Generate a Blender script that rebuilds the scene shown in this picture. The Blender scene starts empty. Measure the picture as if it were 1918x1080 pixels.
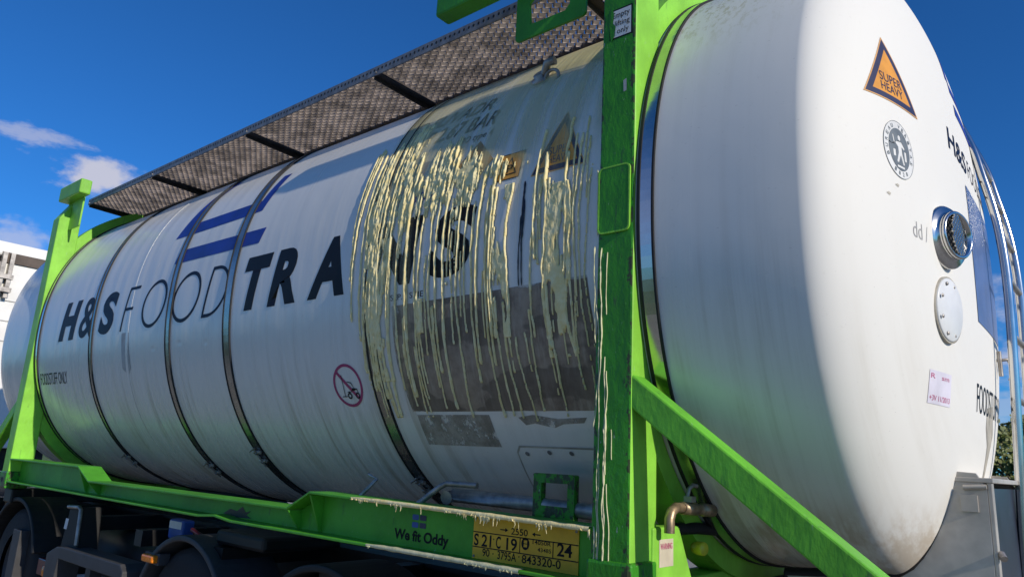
import bpy, bmesh, math, random
import numpy as np
from mathutils import Vector, Matrix, noise as mnoise
R = math.radians
scene = bpy.context.scene
COL = scene.collection
rnd = random.Random(7)

# ------------------------------------------------------------------ camera, light, exposure
cam_d = bpy.data.cameras.new('camera'); cam = bpy.data.objects.new('camera', cam_d); COL.objects.link(cam)
F = Vector((-0.63046605, 0.74135712, 0.23000477)); RT = Vector((0.76851596, 0.63781383, 0.05076155)); UP = Vector((0.10906779, -0.20876577, 0.97186474))
CAM = Vector((1.42353832, -3.44123285, -0.92006556))
cam.matrix_world = Matrix(((RT.x, UP.x, -F.x, CAM.x), (RT.y, UP.y, -F.y, CAM.y), (RT.z, UP.z, -F.z, CAM.z), (0, 0, 0, 1)))
cam_d.sensor_width = 36; cam_d.lens = 25.5492; cam_d.clip_start = .05; cam_d.clip_end = 3000
scene.camera = cam
SUN_EL, SUN_AZ = R(25), R(4.6)          # azimuth measured from +X towards -Y
sund = bpy.data.lights.new('sun', 'SUN'); sund.energy = 4.0; sund.angle = R(.53); sund.color = (1, .91, .77)
sun = bpy.data.objects.new('sun', sund); COL.objects.link(sun)
sdir = Vector((math.cos(SUN_EL)*math.cos(SUN_AZ), -math.cos(SUN_EL)*math.sin(SUN_AZ), math.sin(SUN_EL)))
sun.rotation_euler = sdir.to_track_quat('Z', 'Y').to_euler(); sun.location = (20, 0, 20)
scene.view_settings.view_transform = 'Standard'; scene.view_settings.look = 'None'
scene.view_settings.exposure = -0.05; scene.view_settings.gamma = 1

# ------------------------------------------------------------------ node helper
class NT:
    def __init__(s, tree): s.t = tree; s.n = tree.nodes; s.l = tree.links
    def new(s, kind, **kw):
        n = s.n.new(kind)
        for k, v in kw.items(): setattr(n, k, v)
        return n
    def put(s, sock, v):
        if isinstance(v, bpy.types.NodeSocket): s.l.new(v, sock)
        elif isinstance(v, (tuple, list)) and len(v) == 3 and sock.type == 'RGBA': sock.default_value = (*v, 1)
        else: sock.default_value = v
    def math(s, op, a, b=None, clamp=False):
        n = s.new('ShaderNodeMath', operation=op, use_clamp=clamp); s.put(n.inputs[0], a)
        if b is not None: s.put(n.inputs[1], b)
        return n.outputs[0]
    def vmath(s, op, a, b=None):
        n = s.new('ShaderNodeVectorMath', operation=op); s.put(n.inputs[0], a)
        if b is not None: s.put(n.inputs[1], b)
        return n.outputs[1] if op in ('DOT_PRODUCT', 'LENGTH') else n.outputs[0]
    def ramp(s, v, a, b, lo=0., hi=1.):
        n = s.new('ShaderNodeMapRange', interpolation_type='SMOOTHSTEP'); s.put(n.inputs[0], v)
        n.inputs[1].default_value = a; n.inputs[2].default_value = b; n.inputs[3].default_value = lo; n.inputs[4].default_value = hi
        return n.outputs[0]
    def mix(s, f, a, b):
        n = s.new('ShaderNodeMix', data_type='RGBA'); s.put(n.inputs[0], f); s.put(n.inputs[6], a); s.put(n.inputs[7], b)
        return n.outputs[2]
    def noise(s, co, scale, detail=4, rough=.55):
        n = s.new('ShaderNodeTexNoise'); n.inputs['Scale'].default_value = scale; n.inputs['Detail'].default_value = detail
        n.inputs['Roughness'].default_value = rough; s.put(n.inputs['Vector'], co); return n.outputs['Fac']
    def vor(s, co, scale, feature='F1'):
        n = s.new('ShaderNodeTexVoronoi', feature=feature); n.inputs['Scale'].default_value = scale; s.put(n.inputs['Vector'], co)
        return n.outputs['Distance']
    def scale(s, co, v): return s.vmath('MULTIPLY', co, v)
    def obj(s): return s.new('ShaderNodeTexCoord').outputs['Object']
    def bump(s, h, strength, dist, normal=None):
        n = s.new('ShaderNodeBump'); n.inputs['Strength'].default_value = strength; n.inputs['Distance'].default_value = dist
        s.put(n.inputs['Height'], h)
        if normal is not None: s.put(n.inputs['Normal'], normal)
        return n.outputs[0]

# ------------------------------------------------------------------ sky
world = bpy.data.worlds.new('World'); scene.world = world; world.use_nodes = True
w = NT(world.node_tree); w.n.clear()
sky = w.new('ShaderNodeTexSky', sky_type='NISHITA'); sky.sun_disc = False
sky.sun_elevation = SUN_EL; sky.sun_rotation = math.pi/2 + SUN_AZ
sky.altitude = 900; sky.air_density = 1.0; sky.dust_density = .15; sky.ozone_density = 3.2
wdir = w.vmath('NORMALIZE', w.new('ShaderNodeTexCoord').outputs['Generated'])
def dirpix(px, py):      # a direction in the sky
    return (F + RT*((px-959)/1361.2) - UP*((py-540)/1361.2)).normalized()
skycol = w.mix(1.0, sky.outputs[0], sky.outputs[0])
tint = w.new('ShaderNodeMix', data_type='RGBA', blend_type='MULTIPLY'); tint.inputs[0].default_value = 1
w.put(tint.inputs[6], sky.outputs[0]); tint.inputs[7].default_value = (.20, .68, 1.20, 1)
skycol = tint.outputs[2]
cn = w.noise(w.scale(wdir, (9, 9, 16)), 1.6, 7, .6)
cn2 = w.noise(w.scale(wdir, (14, 14, 40)), 1.2, 5, .6)
for px, py, a, b, dens, nn in ((185, 326, .060, .023, .85, cn), (50, 248, .06, .016, .45, cn2), (25, 455, .05, .032, .5, cn),
                               (1900, 770, .16, .055, .35, cn2), (2300, 640, .3, .08, .6, cn), (-500, 420, .3, .06, .6, cn)):
    c = dirpix(px, py); t1 = c.cross(Vector((0, 0, 1))).normalized(); t2 = t1.cross(c)
    d = w.vmath('DOT_PRODUCT', wdir, tuple(c))
    uu = w.math('DIVIDE', w.math('DIVIDE', w.vmath('DOT_PRODUCT', wdir, tuple(t1)), d), a)
    vv = w.math('DIVIDE', w.math('DIVIDE', w.vmath('DOT_PRODUCT', wdir, tuple(t2)), d), b)
    rr = w.math('SQRT', w.math('ADD', w.math('MULTIPLY', uu, uu), w.math('MULTIPLY', vv, vv)))
    g = w.math('SUBTRACT', w.math('ADD', 1.0, w.math('MULTIPLY', w.math('SUBTRACT', nn, .5), 3.2)), rr)
    m = w.math('MULTIPLY', w.ramp(g, 0, .75), w.math('GREATER_THAN', d, .1))
    skycol = w.mix(w.math('MULTIPLY', m, dens), skycol, (6.0, 5.9, 6.6))
# fair-weather cloud banks low on the sunless side behind the viewer
el = w.vmath('DOT_PRODUCT', wdir, (0, 0, 1)); beh = w.vmath('DOT_PRODUCT', wdir, (0, -1, 0))
bank = w.math('MULTIPLY', w.ramp(w.noise(w.scale(wdir, (2.5, 2.5, 6)), 1.6, 6, .6), .42, .62), w.math('MULTIPLY', w.ramp(beh, .1, .5), w.ramp(el, .75, .15)))
skycol = w.mix(w.math('MULTIPLY', bank, .5), skycol, (5.6, 5.4, 5.9))
bg = w.new('ShaderNodeBackground'); bg.inputs[1].default_value = .108
w.put(bg.inputs[0], skycol); wo = w.new('ShaderNodeOutputWorld'); w.l.new(bg.outputs[0], wo.inputs[0])

# ------------------------------------------------------------------ materials
def mat(name, base=(.5, .5, .5), rough=.5, metal=0., spec=.5, coat=0., coat_rough=.1):
    m = bpy.data.materials.new(name); m.use_nodes = True; n = NT(m.node_tree)
    p = n.n['Principled BSDF']
    p.inputs['Base Color'].default_value = (*base, 1); p.inputs['Roughness'].default_value = rough
    p.inputs['Metallic'].default_value = metal; p.inputs['Specular IOR Level'].default_value = spec
    p.inputs['Coat Weight'].default_value = coat; p.inputs['Coat Roughness'].default_value = coat_rough
    return m, n, p
M = {}
def simple(key, base, rough=.5, metal=0., var=.15, scale=8., bump=0., **kw):
    m, n, p = mat(key, base, rough, metal, **kw)
    co = n.obj(); nz = n.noise(co, scale, 5, .6)
    n.put(p.inputs['Base Color'], n.mix(n.ramp(nz, .3, .7), tuple(c*(1-var) for c in base), tuple(min(1, c*(1+var)) for c in base)))
    n.put(p.inputs['Roughness'], n.math('ADD', rough-.08, n.math('MULTIPLY', nz, .16)))
    if bump: n.put(p.inputs['Normal'], n.bump(n.noise(co, scale*6, 4), .5, bump))
    M[key] = m; return m, n, p

# white tank cladding: glossy, wrinkled, streaked with road dirt
m, n, p = mat('white_cladding', (.74, .73, .70), .4, 0, .45, .0, .06); M['tank'] = m
co = n.obj(); sep = n.new('ShaderNodeSeparateXYZ'); n.put(sep.inputs[0], co); X, Y, Z = sep.outputs
streak = n.noise(n.scale(co, (22, .7, .7)), 1.0, 6, .65)
blot = n.noise(n.scale(co, (2.2, 1.6, 1.2)), 1.0, 6, .62)
fine = n.noise(co, 55, 3, .6)
low = n.ramp(Z, .1, -1.1)
dirt = n.math('MULTIPLY', n.math('MULTIPLY', n.ramp(streak, .42, .72), n.math('MULTIPLY', n.ramp(blot, .3, .7), n.ramp(X, .55, .9, 1.0, .3))), n.math('ADD', .12, n.math('MULTIPLY', low, .85)))
c = n.mix(dirt, (.765, .75, .705), (.36, .31, .23))
c = n.mix(n.math('MULTIPLY', n.ramp(fine, .62, .75), .10), c, (.4, .38, .33))
scr = n.vor(n.scale(co, (5, 9, 30)), 1.5); scr = n.math('MULTIPLY', n.math('LESS_THAN', scr, .035), .55)
c = n.mix(scr, c, (.35, .34, .33))
# yellow spatter on the upper near end and a rusty run low on the dome, both stains with their own outlines
spat = n.math('MULTIPLY', n.math('MULTIPLY', n.ramp(Z, .50, .95), n.ramp(X, .95, .3)), n.math('GREATER_THAN', X, .16))
spn = n.ramp(n.noise(n.scale(co, (38, 30, 16)), 1.0, 6, .75), .50, .60)
c = n.mix(n.math('MULTIPLY', n.math('MULTIPLY', spat, spn), .75), c, (.42, .38, .18))
rst = n.math('MULTIPLY', n.math('MULTIPLY', n.ramp(Z, -.95, -1.12), n.math('GREATER_THAN', X, .2)), n.ramp(n.noise(n.scale(co, (9, 3, 2)), 1, 5, .7), .4, .62))
c = n.mix(n.math('MULTIPLY', rst, .5), c, (.32, .2, .07))
n.put(p.inputs['Base Color'], c)
n.put(p.inputs['Roughness'], n.math('ADD', n.ramp(X, .25, .85, .24, .60), n.math('MULTIPLY', dirt, .4)))
wr = n.noise(n.scale(co, (7, .55, .55)), 1.0, 3, .5)
wz = n.math('MULTIPLY', n.ramp(X, -2.2, -3.6), n.math('MULTIPLY', n.ramp(Z, -.45, .05), n.ramp(X, -6.0, -5.5)))
wv = n.new('ShaderNodeTexWave', wave_type='BANDS', bands_direction='X'); wv.inputs['Scale'].default_value = 1.7; wv.inputs['Distortion'].default_value = 9; wv.inputs['Detail'].default_value = 2; wv.inputs['Detail Scale'].default_value = .6; n.put(wv.inputs['Vector'], n.scale(co, (1, .35, .35)))
h1 = n.math('ADD', n.math('MULTIPLY', n.math('MULTIPLY', wr, n.ramp(X, .3, .1)), .30), n.math('MULTIPLY', n.math('MULTIPLY', wv.outputs['Fac'], wz), .10))
h2 = n.math('ADD', h1, n.math('MULTIPLY', n.noise(co, 3.2, 2), .22))
dent = n.ramp(n.vor(n.scale(co, (1.3, 1, 2.4)), 1.4), .0, .09)
h2 = n.math('ADD', h2, n.math('MULTIPLY', dent, .10))
n.put(p.inputs['Normal'], n.bump(h2, .55, .022)); n.put(p.inputs['Coat Normal'], n.bump(h2, .5, .022))

# green frame paint, thick and chipped
def green(key, lit, bumpy, chips, rough=.38):
    m, n, p = mat(key, lit, rough, 0, .32); M[key] = m
    co = n.obj(); big = n.noise(co, 3.5, 5, .6); sm = n.noise(n.scale(co, (1, 1, .55)), 38, 5, .62)
    c = n.mix(n.ramp(big, .3, .7), tuple(v*.8 for v in lit), tuple(v*1.15 for v in lit))
    vr = n.math('MULTIPLY', n.ramp(n.noise(n.scale(co, (9, 9, 2.2)), 2.2, 6, .68), .60 , .70), chips)
    c = n.mix(vr, c, (.05, .07, .055))
    c = n.mix(n.math('MULTIPLY', n.ramp(n.noise(n.scale(co, (30, 30, 8)), 1.6, 4, .7), .66, .72), chips), c, (.35, .42, .36))
    spk = n.ramp(n.noise(n.scale(co, (60, 60, 40)), 1.0, 4, .75), .64, .74); c = n.mix(n.math('MULTIPLY', spk, chips*.5), c, (.25, .42, .22))
    scrp = n.ramp(n.noise(n.scale(co, (45, 45, 1.6)), 1.0, 3, .6), .70, .76); c = n.mix(n.math('MULTIPLY', scrp, chips*.6), c, (.045, .05, .03))
    rustm = n.ramp(n.noise(n.scale(co, (5, 5, 3)), 1.7, 7, .75), .68, .74); c = n.mix(n.math('MULTIPLY', rustm, min(1, chips*1.2)), c, (.13, .06, .025))
    sx = n.new('ShaderNodeSeparateXYZ'); n.put(sx.inputs[0], co)
    if chips > .8:
        edge_ = n.math('MULTIPLY', n.math('MAXIMUM', n.ramp(sx.outputs[0], .105, .15), n.ramp(sx.outputs[0], .03, .0)), n.math('LESS_THAN', sx.outputs[0], .16))
        ew = n.ramp(n.math('ADD', n.math('MULTIPLY', edge_, .22), n.noise(n.scale(co, (22, 22, 14)), 1.2, 6, .7)), .70, .74); c = n.mix(n.math('MULTIPLY', ew, .9), c, (.05, .045, .03))
    n.put(p.inputs['Base Color'], c); n.put(p.inputs['Roughness'], n.math('ADD', rough, n.math('MULTIPLY', vr, .3)))
    h = n.math('ADD', n.math('MULTIPLY', sm, .8), n.math('MULTIPLY', n.noise(n.scale(co, (1, 1, .35)), 14, 4, .6), .9))
    n.put(p.inputs['Normal'], n.bump(h, .8, bumpy))
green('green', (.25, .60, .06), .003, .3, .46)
green('green_rough_shaded', (.045, .27, .018), .007, 1., .34)  # rough chipped paint, base colour darkened to carry side-face shade
green('green_shaded', (.05, .27, .02), .003, .3, .4)  # shaded copy of the frame green, for the near top arm and gusset
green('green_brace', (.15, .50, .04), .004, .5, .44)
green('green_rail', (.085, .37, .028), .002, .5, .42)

simple('steel_band', (.34, .33, .31), .26, .9, .3, 5)
simple('polished', (.62, .61, .59), .18, 1., .1, 6)
simple('stainless', (.56, .52, .46), .5, .45, .25, 3.0, .002)
simple('galv', (.36, .33, .30), .45, .55, .35, 14)
simple('grating', (.27, .235, .215), .45, .35, .5, 9)
simple('edge_metal', (.24, .23, .23), .5, .3, .3, 18)
simple('bracket_metal', (.045, .038, .035), .6, .2, .3, 12)
simple('black_rubber', (.008, .008, .009), .65, 0, .3, 14)
simple('chassis', (.006, .006, .007), .5, .1, .4, 9)
simple('grey_plastic', (.045, .045, .05), .6, 0, .2, 9)
simple('tyre', (.011, .011, .012), .8, 0, .25, 25, .004)
simple('navy', (.006, .009, .026), .5, 0, .25, 10, spec=.18)
simple('logo_blue', (.012, .035, .27), .45, 0, .2, 9)
simple('black_print', (.008, .008, .011), .5, 0, .1, 8, spec=.18)
simple('pink_print', (.55, .10, .22), .4, 0, .1, 8)
simple('magenta', (.36, .03, .13), .4, 0, .12, 9)
simple('orange', (.74, .32, .035), .4, 0, .12, 9)
simple('orange_dull', (.42, .23, .08), .45, 0, .25, 7)
simple('uic_yellow', (.90, .46, .018), .45, 0, .22, 5)
simple('sign_rim', (.75, .40, .13), .4, 0, .1, 9)
simple('sign_navy', (.035, .035, .075), .4, 0, .12, 9)
simple('label_white', (.72, .72, .70), .5, 0, .08, 8)
simple('label_lilac', (.70, .66, .74), .45, 0, .1, 8)
simple('emblem_grey', (.15, .17, .18), .45, 0, .15, 20)
simple('cover_white', (.70, .71, .71), .4, 0, .06, 6)
simple('panel_blue', (.085, .14, .30), .3, 0, .2, 5)
simple('cab_dark', (.03, .038, .06), .35, .1, .2, 5)
simple('brass', (.33, .24, .15), .4, .6, .35, 20, .001)
simple('cap_yellow', (.62, .55, .03), .4, 0, .12, 9)
simple('amber', (.8, .22, .01), .25, 0, .25, 60)
simple('red_lens', (.12, .01, .02), .3, 0, .2, 20)
simple('sticker_white', (.62, .55, .42), .5, 0, .15, 9)
simple('blue_label', (.03, .09, .35), .4, 0, .2, 10)
simple('trailer_white', (.78, .77, .74), .45, 0, .07, 1.5)
simple('trailer_dark', (.10, .075, .06), .7, 0, .3, 5)
simple('stain', (.40, .37, .31), .6, 0, .25, 9)
simple('stain_grey', (.42, .41, .40), .5, 0, .2, 9)
simple('black_drip', (.008, .006, .01), .3, 0, .2, 20)
simple('car_white', (.8, .8, .8), .25, 0, .04, 2, coat=.5)
simple('glass_dark', (.02, .025, .03), .1, 0, .1, 2)
simple('bark', (.10, .075, .05), .85, 0, .3, 6, .01)

# brown residue of a removed placard
m, n, p = mat('brown_residue', rough=.62); M['brown'] = m; co = n.obj()
a = n.noise(n.scale(co, (5, 5, 5)), 1.2, 7, .7); b = n.noise(n.scale(co, (40, 8, 8)), 1.2, 4, .6); v = n.vor(n.scale(co, (4, 4, 4)), 1.3)
c = n.mix(n.ramp(a, .3, .68), (.18, .13, .095), (.40, .31, .225)); c = n.mix(n.math('MULTIPLY', n.ramp(b, .45, .7), .65), c, (.44, .36, .28)); c = n.mix(n.math('MULTIPLY', n.ramp(n.noise(n.scale(co, (3, 5, 5)), 1.3, 3, .45), .52, .56), .6), c, (.10, .075, .055))
n.put(p.inputs['Base Color'], c); n.put(p.inputs['Normal'], n.bump(b, .4, .003))
sep = n.new('ShaderNodeSeparateXYZ'); n.put(sep.inputs[0], co); X, Y, Z = sep.outputs
ed = n.math('MINIMUM', n.math('MINIMUM', n.ramp(X, -1.17, -1.02), n.ramp(X, -.02, -.10)), n.math('MINIMUM', n.ramp(Z, -.73, -.70), n.ramp(Z, -.235, -.27)))
wear = n.ramp(n.math('ADD', n.math('MULTIPLY', ed, .55), n.noise(n.scale(co, (7, 4, 4)), 1.6, 7, .72)), .50, .72, .25, .97)
tr = n.new('ShaderNodeBsdfTransparent'); mx = n.new('ShaderNodeMixShader'); n.put(mx.inputs[0], wear); n.l.new(tr.outputs[0], mx.inputs[1]); n.l.new(p.outputs[0], mx.inputs[2]); n.l.new(mx.outputs[0], n.n['Material Output'].inputs[0])
m, n, p = mat('pale_residue', rough=.6); M['pale'] = m; co = n.obj()
c = n.mix(n.ramp(n.noise(co, 9, 7, .72), .35, .66), (.25, .215, .17), (.46, .42, .36)); n.put(p.inputs['Base Color'], c)
wear = n.ramp(n.noise(n.scale(co, (9, 6, 6)), 1.6, 7, .75), .36, .52, .1, .9)
tr = n.new('ShaderNodeBsdfTransparent'); mx = n.new('ShaderNodeMixShader'); n.put(mx.inputs[0], wear); n.l.new(tr.outputs[0], mx.inputs[1]); n.l.new(p.outputs[0], mx.inputs[2]); n.l.new(mx.outputs[0], n.n['Material Output'].inputs[0])

# the spilled food coating
def coating(key, c0, c1, bump):
    m, n, p = mat(key, c0, .6, 0, .2); M[key] = m; co = n.obj()
    a = n.noise(co, 26, 5, .6)
    n.put(p.inputs['Base Color'], n.mix(n.ramp(a, .3, .7), c0, c1))
    n.put(p.inputs['Normal'], n.bump(n.noise(n.scale(co, (1, 1, .5)), 85, 4, .6), .6, bump))
coating('coating', (.84, .68, .30), (.92, .82, .48), .005)
coating('coating_post', (.55, .54, .32), (.68, .66, .43), .004)
m, n, p = mat('coating_film', (.6, .54, .3), .35, 0, .5); M['film'] = m; co = n.obj()
sep = n.new('ShaderNodeSeparateXYZ'); n.put(sep.inputs[0], co); X, Y, Z = sep.outputs
st = n.noise(n.scale(co, (11, .55, .55)), 1.0, 6, .6); st2 = n.noise(n.scale(co, (34, 1.2, 1.2)), 1.0, 5, .62); bl = n.noise(n.scale(co, (3, 2, 2)), 1.0, 4)
edge = n.math('MULTIPLY', n.ramp(X, -1.42, -1.30), n.ramp(X, .05, -.06))
topz = n.math('MULTIPLY', n.ramp(Z, .12, .5), n.ramp(X, -.28, -.62, .62, 1))
left = n.math('MULTIPLY', n.ramp(X, -.98, -1.2), n.ramp(X, -1.40, -1.30))
right = n.math('MULTIPLY', n.ramp(X, -.56, -.36), n.ramp(Z, -.62, -.3))
dens = n.math('ADD', n.math('ADD', n.math('MULTIPLY', topz, .80), n.math('MULTIPLY', left, .42)), n.math('MULTIPLY', right, .20))
botz = n.ramp(n.math('ADD', Z, n.math('MULTIPLY', st, .9)), -.35, .25)
f = n.math('ADD', dens, n.math('MULTIPLY', n.math('ADD', n.math('SUBTRACT', st, .55), n.math('MULTIPLY', n.math('SUBTRACT', st2, .5), .7)), 2.0))
patch = n.math('MULTIPLY', n.ramp(n.math('ADD', Z, n.math('MULTIPLY', n.math('SUBTRACT', bl, .5), .25)), .68, .85), n.math('MULTIPLY', n.ramp(X, -.85, -.4), .92))
f = n.math('MULTIPLY', n.math('MULTIPLY', n.math('MAXIMUM', n.ramp(f, .05, .95, 0, .54), patch), edge), botz)
tr = n.new('ShaderNodeBsdfTransparent'); mx = n.new('ShaderNodeMixShader')
n.put(p.inputs['Base Color'], n.mix(n.ramp(bl, .3, .7), (.60, .54, .28), (.76, .67, .35)))
n.put(p.inputs['Normal'], n.bump(st2, .6, .008))
n.put(mx.inputs[0], f); n.l.new(tr.outputs[0], mx.inputs[1]); n.l.new(p.outputs[0], mx.inputs[2])
n.l.new(mx.outputs[0], n.n['Material Output'].inputs[0])

# ground, grass, foliage
m, n, p = mat('yard_asphalt', rough=.9); M['yard'] = m; co = n.obj()
a = n.noise(co, 45, 6, .75); b = n.noise(co, .5, 5, .6)
c = n.mix(n.ramp(a, .3, .7), (.17, .16, .14), (.34, .32, .28)); c = n.mix(n.math('MULTIPLY', n.ramp(b, .4, .65), .5), c, (.36, .33, .27))
n.put(p.inputs['Base Color'], c); n.put(p.inputs['Normal'], n.bump(a, .6, .02))
m, n, p = mat('meadow', rough=.9); M['grass'] = m; co = n.obj()
c = n.mix(n.ramp(n.noise(co, .35, 6, .7), .3, .7), (.05, .12, .018), (.13, .19, .05)); c = n.mix(n.math('MULTIPLY', n.ramp(n.noise(co, 6, 5, .7), .45, .7), .5), c, (.16, .16, .06))
n.put(p.inputs['Base Color'], c); n.put(p.inputs['Normal'], n.bump(n.noise(co, 9, 6, .75), .8, .2))
def leafmat(key, c0, c1):
    m, n, p = mat(key, rough=.6); M[key] = m
    oi = n.noise(n.obj(), 1.1, 4, .6); n.put(p.inputs['Base Color'], n.mix(n.ramp(oi, .35, .65), c0, c1))
leafmat('leaf_a', (.08, .14, .025), (.16, .21, .05)); leafmat('leaf_b', (.09, .13, .03), (.19, .20, .06)); leafmat('leaf_c', (.07, .12, .025), (.14, .19, .045))

# ------------------------------------------------------------------ object helpers
def link(o, parent=None):
    COL.objects.link(o)
    if parent is not None:
        o.parent = parent; o.location = -abs_loc(parent)
    return o
def abs_loc(o):
    v = Vector(o.location); q = o.parent
    while q is not None: v = v + Vector(q.location); q = q.parent
    return v
def tag(o, label=None, cat=None, group=None, kind=None):
    if label: o['label'] = label
    if cat: o['category'] = cat
    if group: o['group'] = group
    if kind: o['kind'] = kind
    return o
def thing(name, label, cat, loc, group=None):
    o = bpy.data.objects.new(name, None); o.empty_display_size = .2; COL.objects.link(o); o.location = loc
    return tag(o, label, cat, group)
class MB:
    def __init__(s): s.v = []; s.f = []; s.sm = []; s.mi = []; s.cur = 0
    def add(s, vs, fs, smooth=False):
        b = len(s.v); s.v += [tuple(q) for q in vs]
        for q in fs: s.f.append(tuple(b+i for i in q)); s.sm.append(smooth); s.mi.append(s.cur)
        return s
    def box(s, x0, x1, y0, y1, z0, z1):
        return s.add([(x0, y0, z0), (x1, y0, z0), (x1, y1, z0), (x0, y1, z0), (x0, y0, z1), (x1, y0, z1), (x1, y1, z1), (x0, y1, z1)],
                     [(0, 3, 2, 1), (4, 5, 6, 7), (0, 1, 5, 4), (1, 2, 6, 5), (2, 3, 7, 6), (3, 0, 4, 7)])
    def prism(s, poly, axis, a, b):
        # polygon in the two remaining axes (x,y,z order), extruded along axis from a to b
        def P(u, v, t): return (t, u, v) if axis == 'x' else (u, t, v) if axis == 'y' else (u, v, t)
        k = len(poly); vs = [P(u, v, a) for u, v in poly] + [P(u, v, b) for u, v in poly]
        return s.add(vs, [tuple(range(k)), tuple(range(2*k-1, k-1, -1))] + [(i, i+k, (i+1) % k+k, (i+1) % k) for i in range(k)])
    def tube(s, pts, r, seg=10, cap=True, squash=None):
        pts = [Vector(q) for q in pts]; rings = []; up = None
        for i, q in enumerate(pts):
            d = (pts[min(i+1, len(pts)-1)] - pts[max(i-1, 0)]).normalized()
            if up is None:
                up = d.cross(Vector((0, 0, 1)));
                if up.length < .1: up = d.cross(Vector((0, 1, 0)))
                up.normalize()
            up = (up - d*up.dot(d)).normalized(); bb = d.cross(up)
            rr = r[i] if isinstance(r, (list, tuple)) else r
            rings.append([q + up*math.cos(2*math.pi*k/seg)*rr + bb*math.sin(2*math.pi*k/seg)*rr for k in range(seg)])
        vs = [v for ring in rings for v in ring]
        fs = [(i*seg+k, i*seg+(k+1) % seg, (i+1)*seg+(k+1) % seg, (i+1)*seg+k) for i in range(len(pts)-1) for k in range(seg)]
        s.add(vs, fs, True)
        if cap: s.add(rings[0], [tuple(range(seg-1, -1, -1))]); s.add(rings[-1], [tuple(range(seg))])
        return s
    def lathe(s, prof, org, axis, seg=32):
        # prof: (radius, along) ; axis: unit Vector
        ax = Vector(axis).normalized(); u = ax.cross(Vector((0, 0, 1)))
        if u.length < .1: u = ax.cross(Vector((0, 1, 0)))
        u.normalize(); v = ax.cross(u); org = Vector(org)
        vs = [org + ax*h + u*math.cos(2*math.pi*k/seg)*r + v*math.sin(2*math.pi*k/seg)*r for r, h in prof for k in range(seg)]
        return s.add(vs, [(i*seg+k, i*seg+(k+1) % seg, (i+1)*seg+(k+1) % seg, (i+1)*seg+k) for i in range(len(prof)-1) for k in range(seg)], True)
    def build(s, name, mats, parent=None, bevel=0., recalc=True, autosmooth=None):
        me = bpy.data.meshes.new(name); me.from_pydata(s.v, [], s.f)
        for mm in (mats if isinstance(mats, (list, tuple)) else [mats]): me.materials.append(M[mm] if isinstance(mm, str) else mm)
        me.polygons.foreach_set('use_smooth', s.sm); me.polygons.foreach_set('material_index', s.mi)
        if recalc:
            bm = bmesh.new(); bm.from_mesh(me); bmesh.ops.recalc_face_normals(bm, faces=bm.faces); bm.to_mesh(me); bm.free()
        o = bpy.data.objects.new(name, me); link(o, parent)
        if bevel:
            md = o.modifiers.new('bevel', 'BEVEL'); md.width = bevel; md.segments = 2; md.limit_method = 'ANGLE'; md.angle_limit = R(40)
        return o

# ------------------------------------------------------------------ the tank's outer surface
A, B, N = 1.285, 1.30, 2.2
XS, DL, DP, DQ = .72, .30, 3, 1.68                 # near dished end
XF = -6.75                                        # far end of the straight shell
def section(t):
    c, s = math.cos(t), math.sin(t); k = (abs(c/A)**N + abs(s/B)**N)**(-1/N)
    return k*c, k*s
zz = np.linspace(-B, B, 6001); yy = -A*(1-np.abs(zz/B)**N)**(1/N)
arc = np.concatenate([[0], np.cumsum(np.hypot(np.diff(zz), np.diff(yy)))]); arc -= np.interp(0, zz, arc)
def S(z): return float(np.interp(z, zz, arc))
def side(s):
    z = float(np.interp(s, arc, zz)); y = -A*(1-abs(z/B)**N)**(1/N)
    ny = -(abs(y)/A)**(N-1)/A; nz = math.copysign((abs(z)/B)**(N-1)/B, z); l = math.hypot(ny, nz)
    return y, z, ny/l, nz/l
def on_side(off):
    def fn(u, v, h=0.):
        y, z, ny, nz = side(v); return (u, y+ny*(off+h), z+nz*(off+h))
    return fn
def gfun(p):
    s = (abs(p.y/A)**N + abs(p.z/B)**N)**(1/N); X = max(0., (p.x-XS)/DL); return s**DP + X**DQ - 1
def on_dome(y0, z0, off, rot=0.):
    # local tangent plane at the dome point over (y0,z0), projected back onto the dome along its normal
    s = (abs(y0/A)**N + abs(z0/B)**N)**(1/N); p0 = Vector((XS + DL*max(0, 1-s**DP)**(1/DQ), y0, z0)); e = 1e-4
    nrm = Vector([gfun(p0+Vector(d)) - gfun(p0-Vector(d)) for d in ((e, 0, 0), (0, e, 0), (0, 0, e))]).normalized()
    tu = Vector((0, 0, 1)).cross(nrm).normalized(); tv = nrm.cross(tu)
    if rot: tu, tv = tu*math.cos(rot)+tv*math.sin(rot), tv*math.cos(rot)-tu*math.sin(rot)
    def fn(u, v, h=0.):
        q = p0 + tu*u + tv*v; lo, hi = -.5, .3
        for _ in range(34):
            mid = (lo+hi)/2
            if gfun(q+nrm*mid) > 0: hi = mid
            else: lo = mid
        return tuple(q + nrm*(lo+off+h))
    fn.p0, fn.n, fn.tu, fn.tv = p0, nrm, tu, tv
    return fn
def on_plane(org, u, v, nrm, off):
    org, u, v, nrm = map(Vector, (org, u, v, nrm))
    return lambda a, b, h=0.: tuple(org + u*a + v*b + nrm*(off+h))

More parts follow.
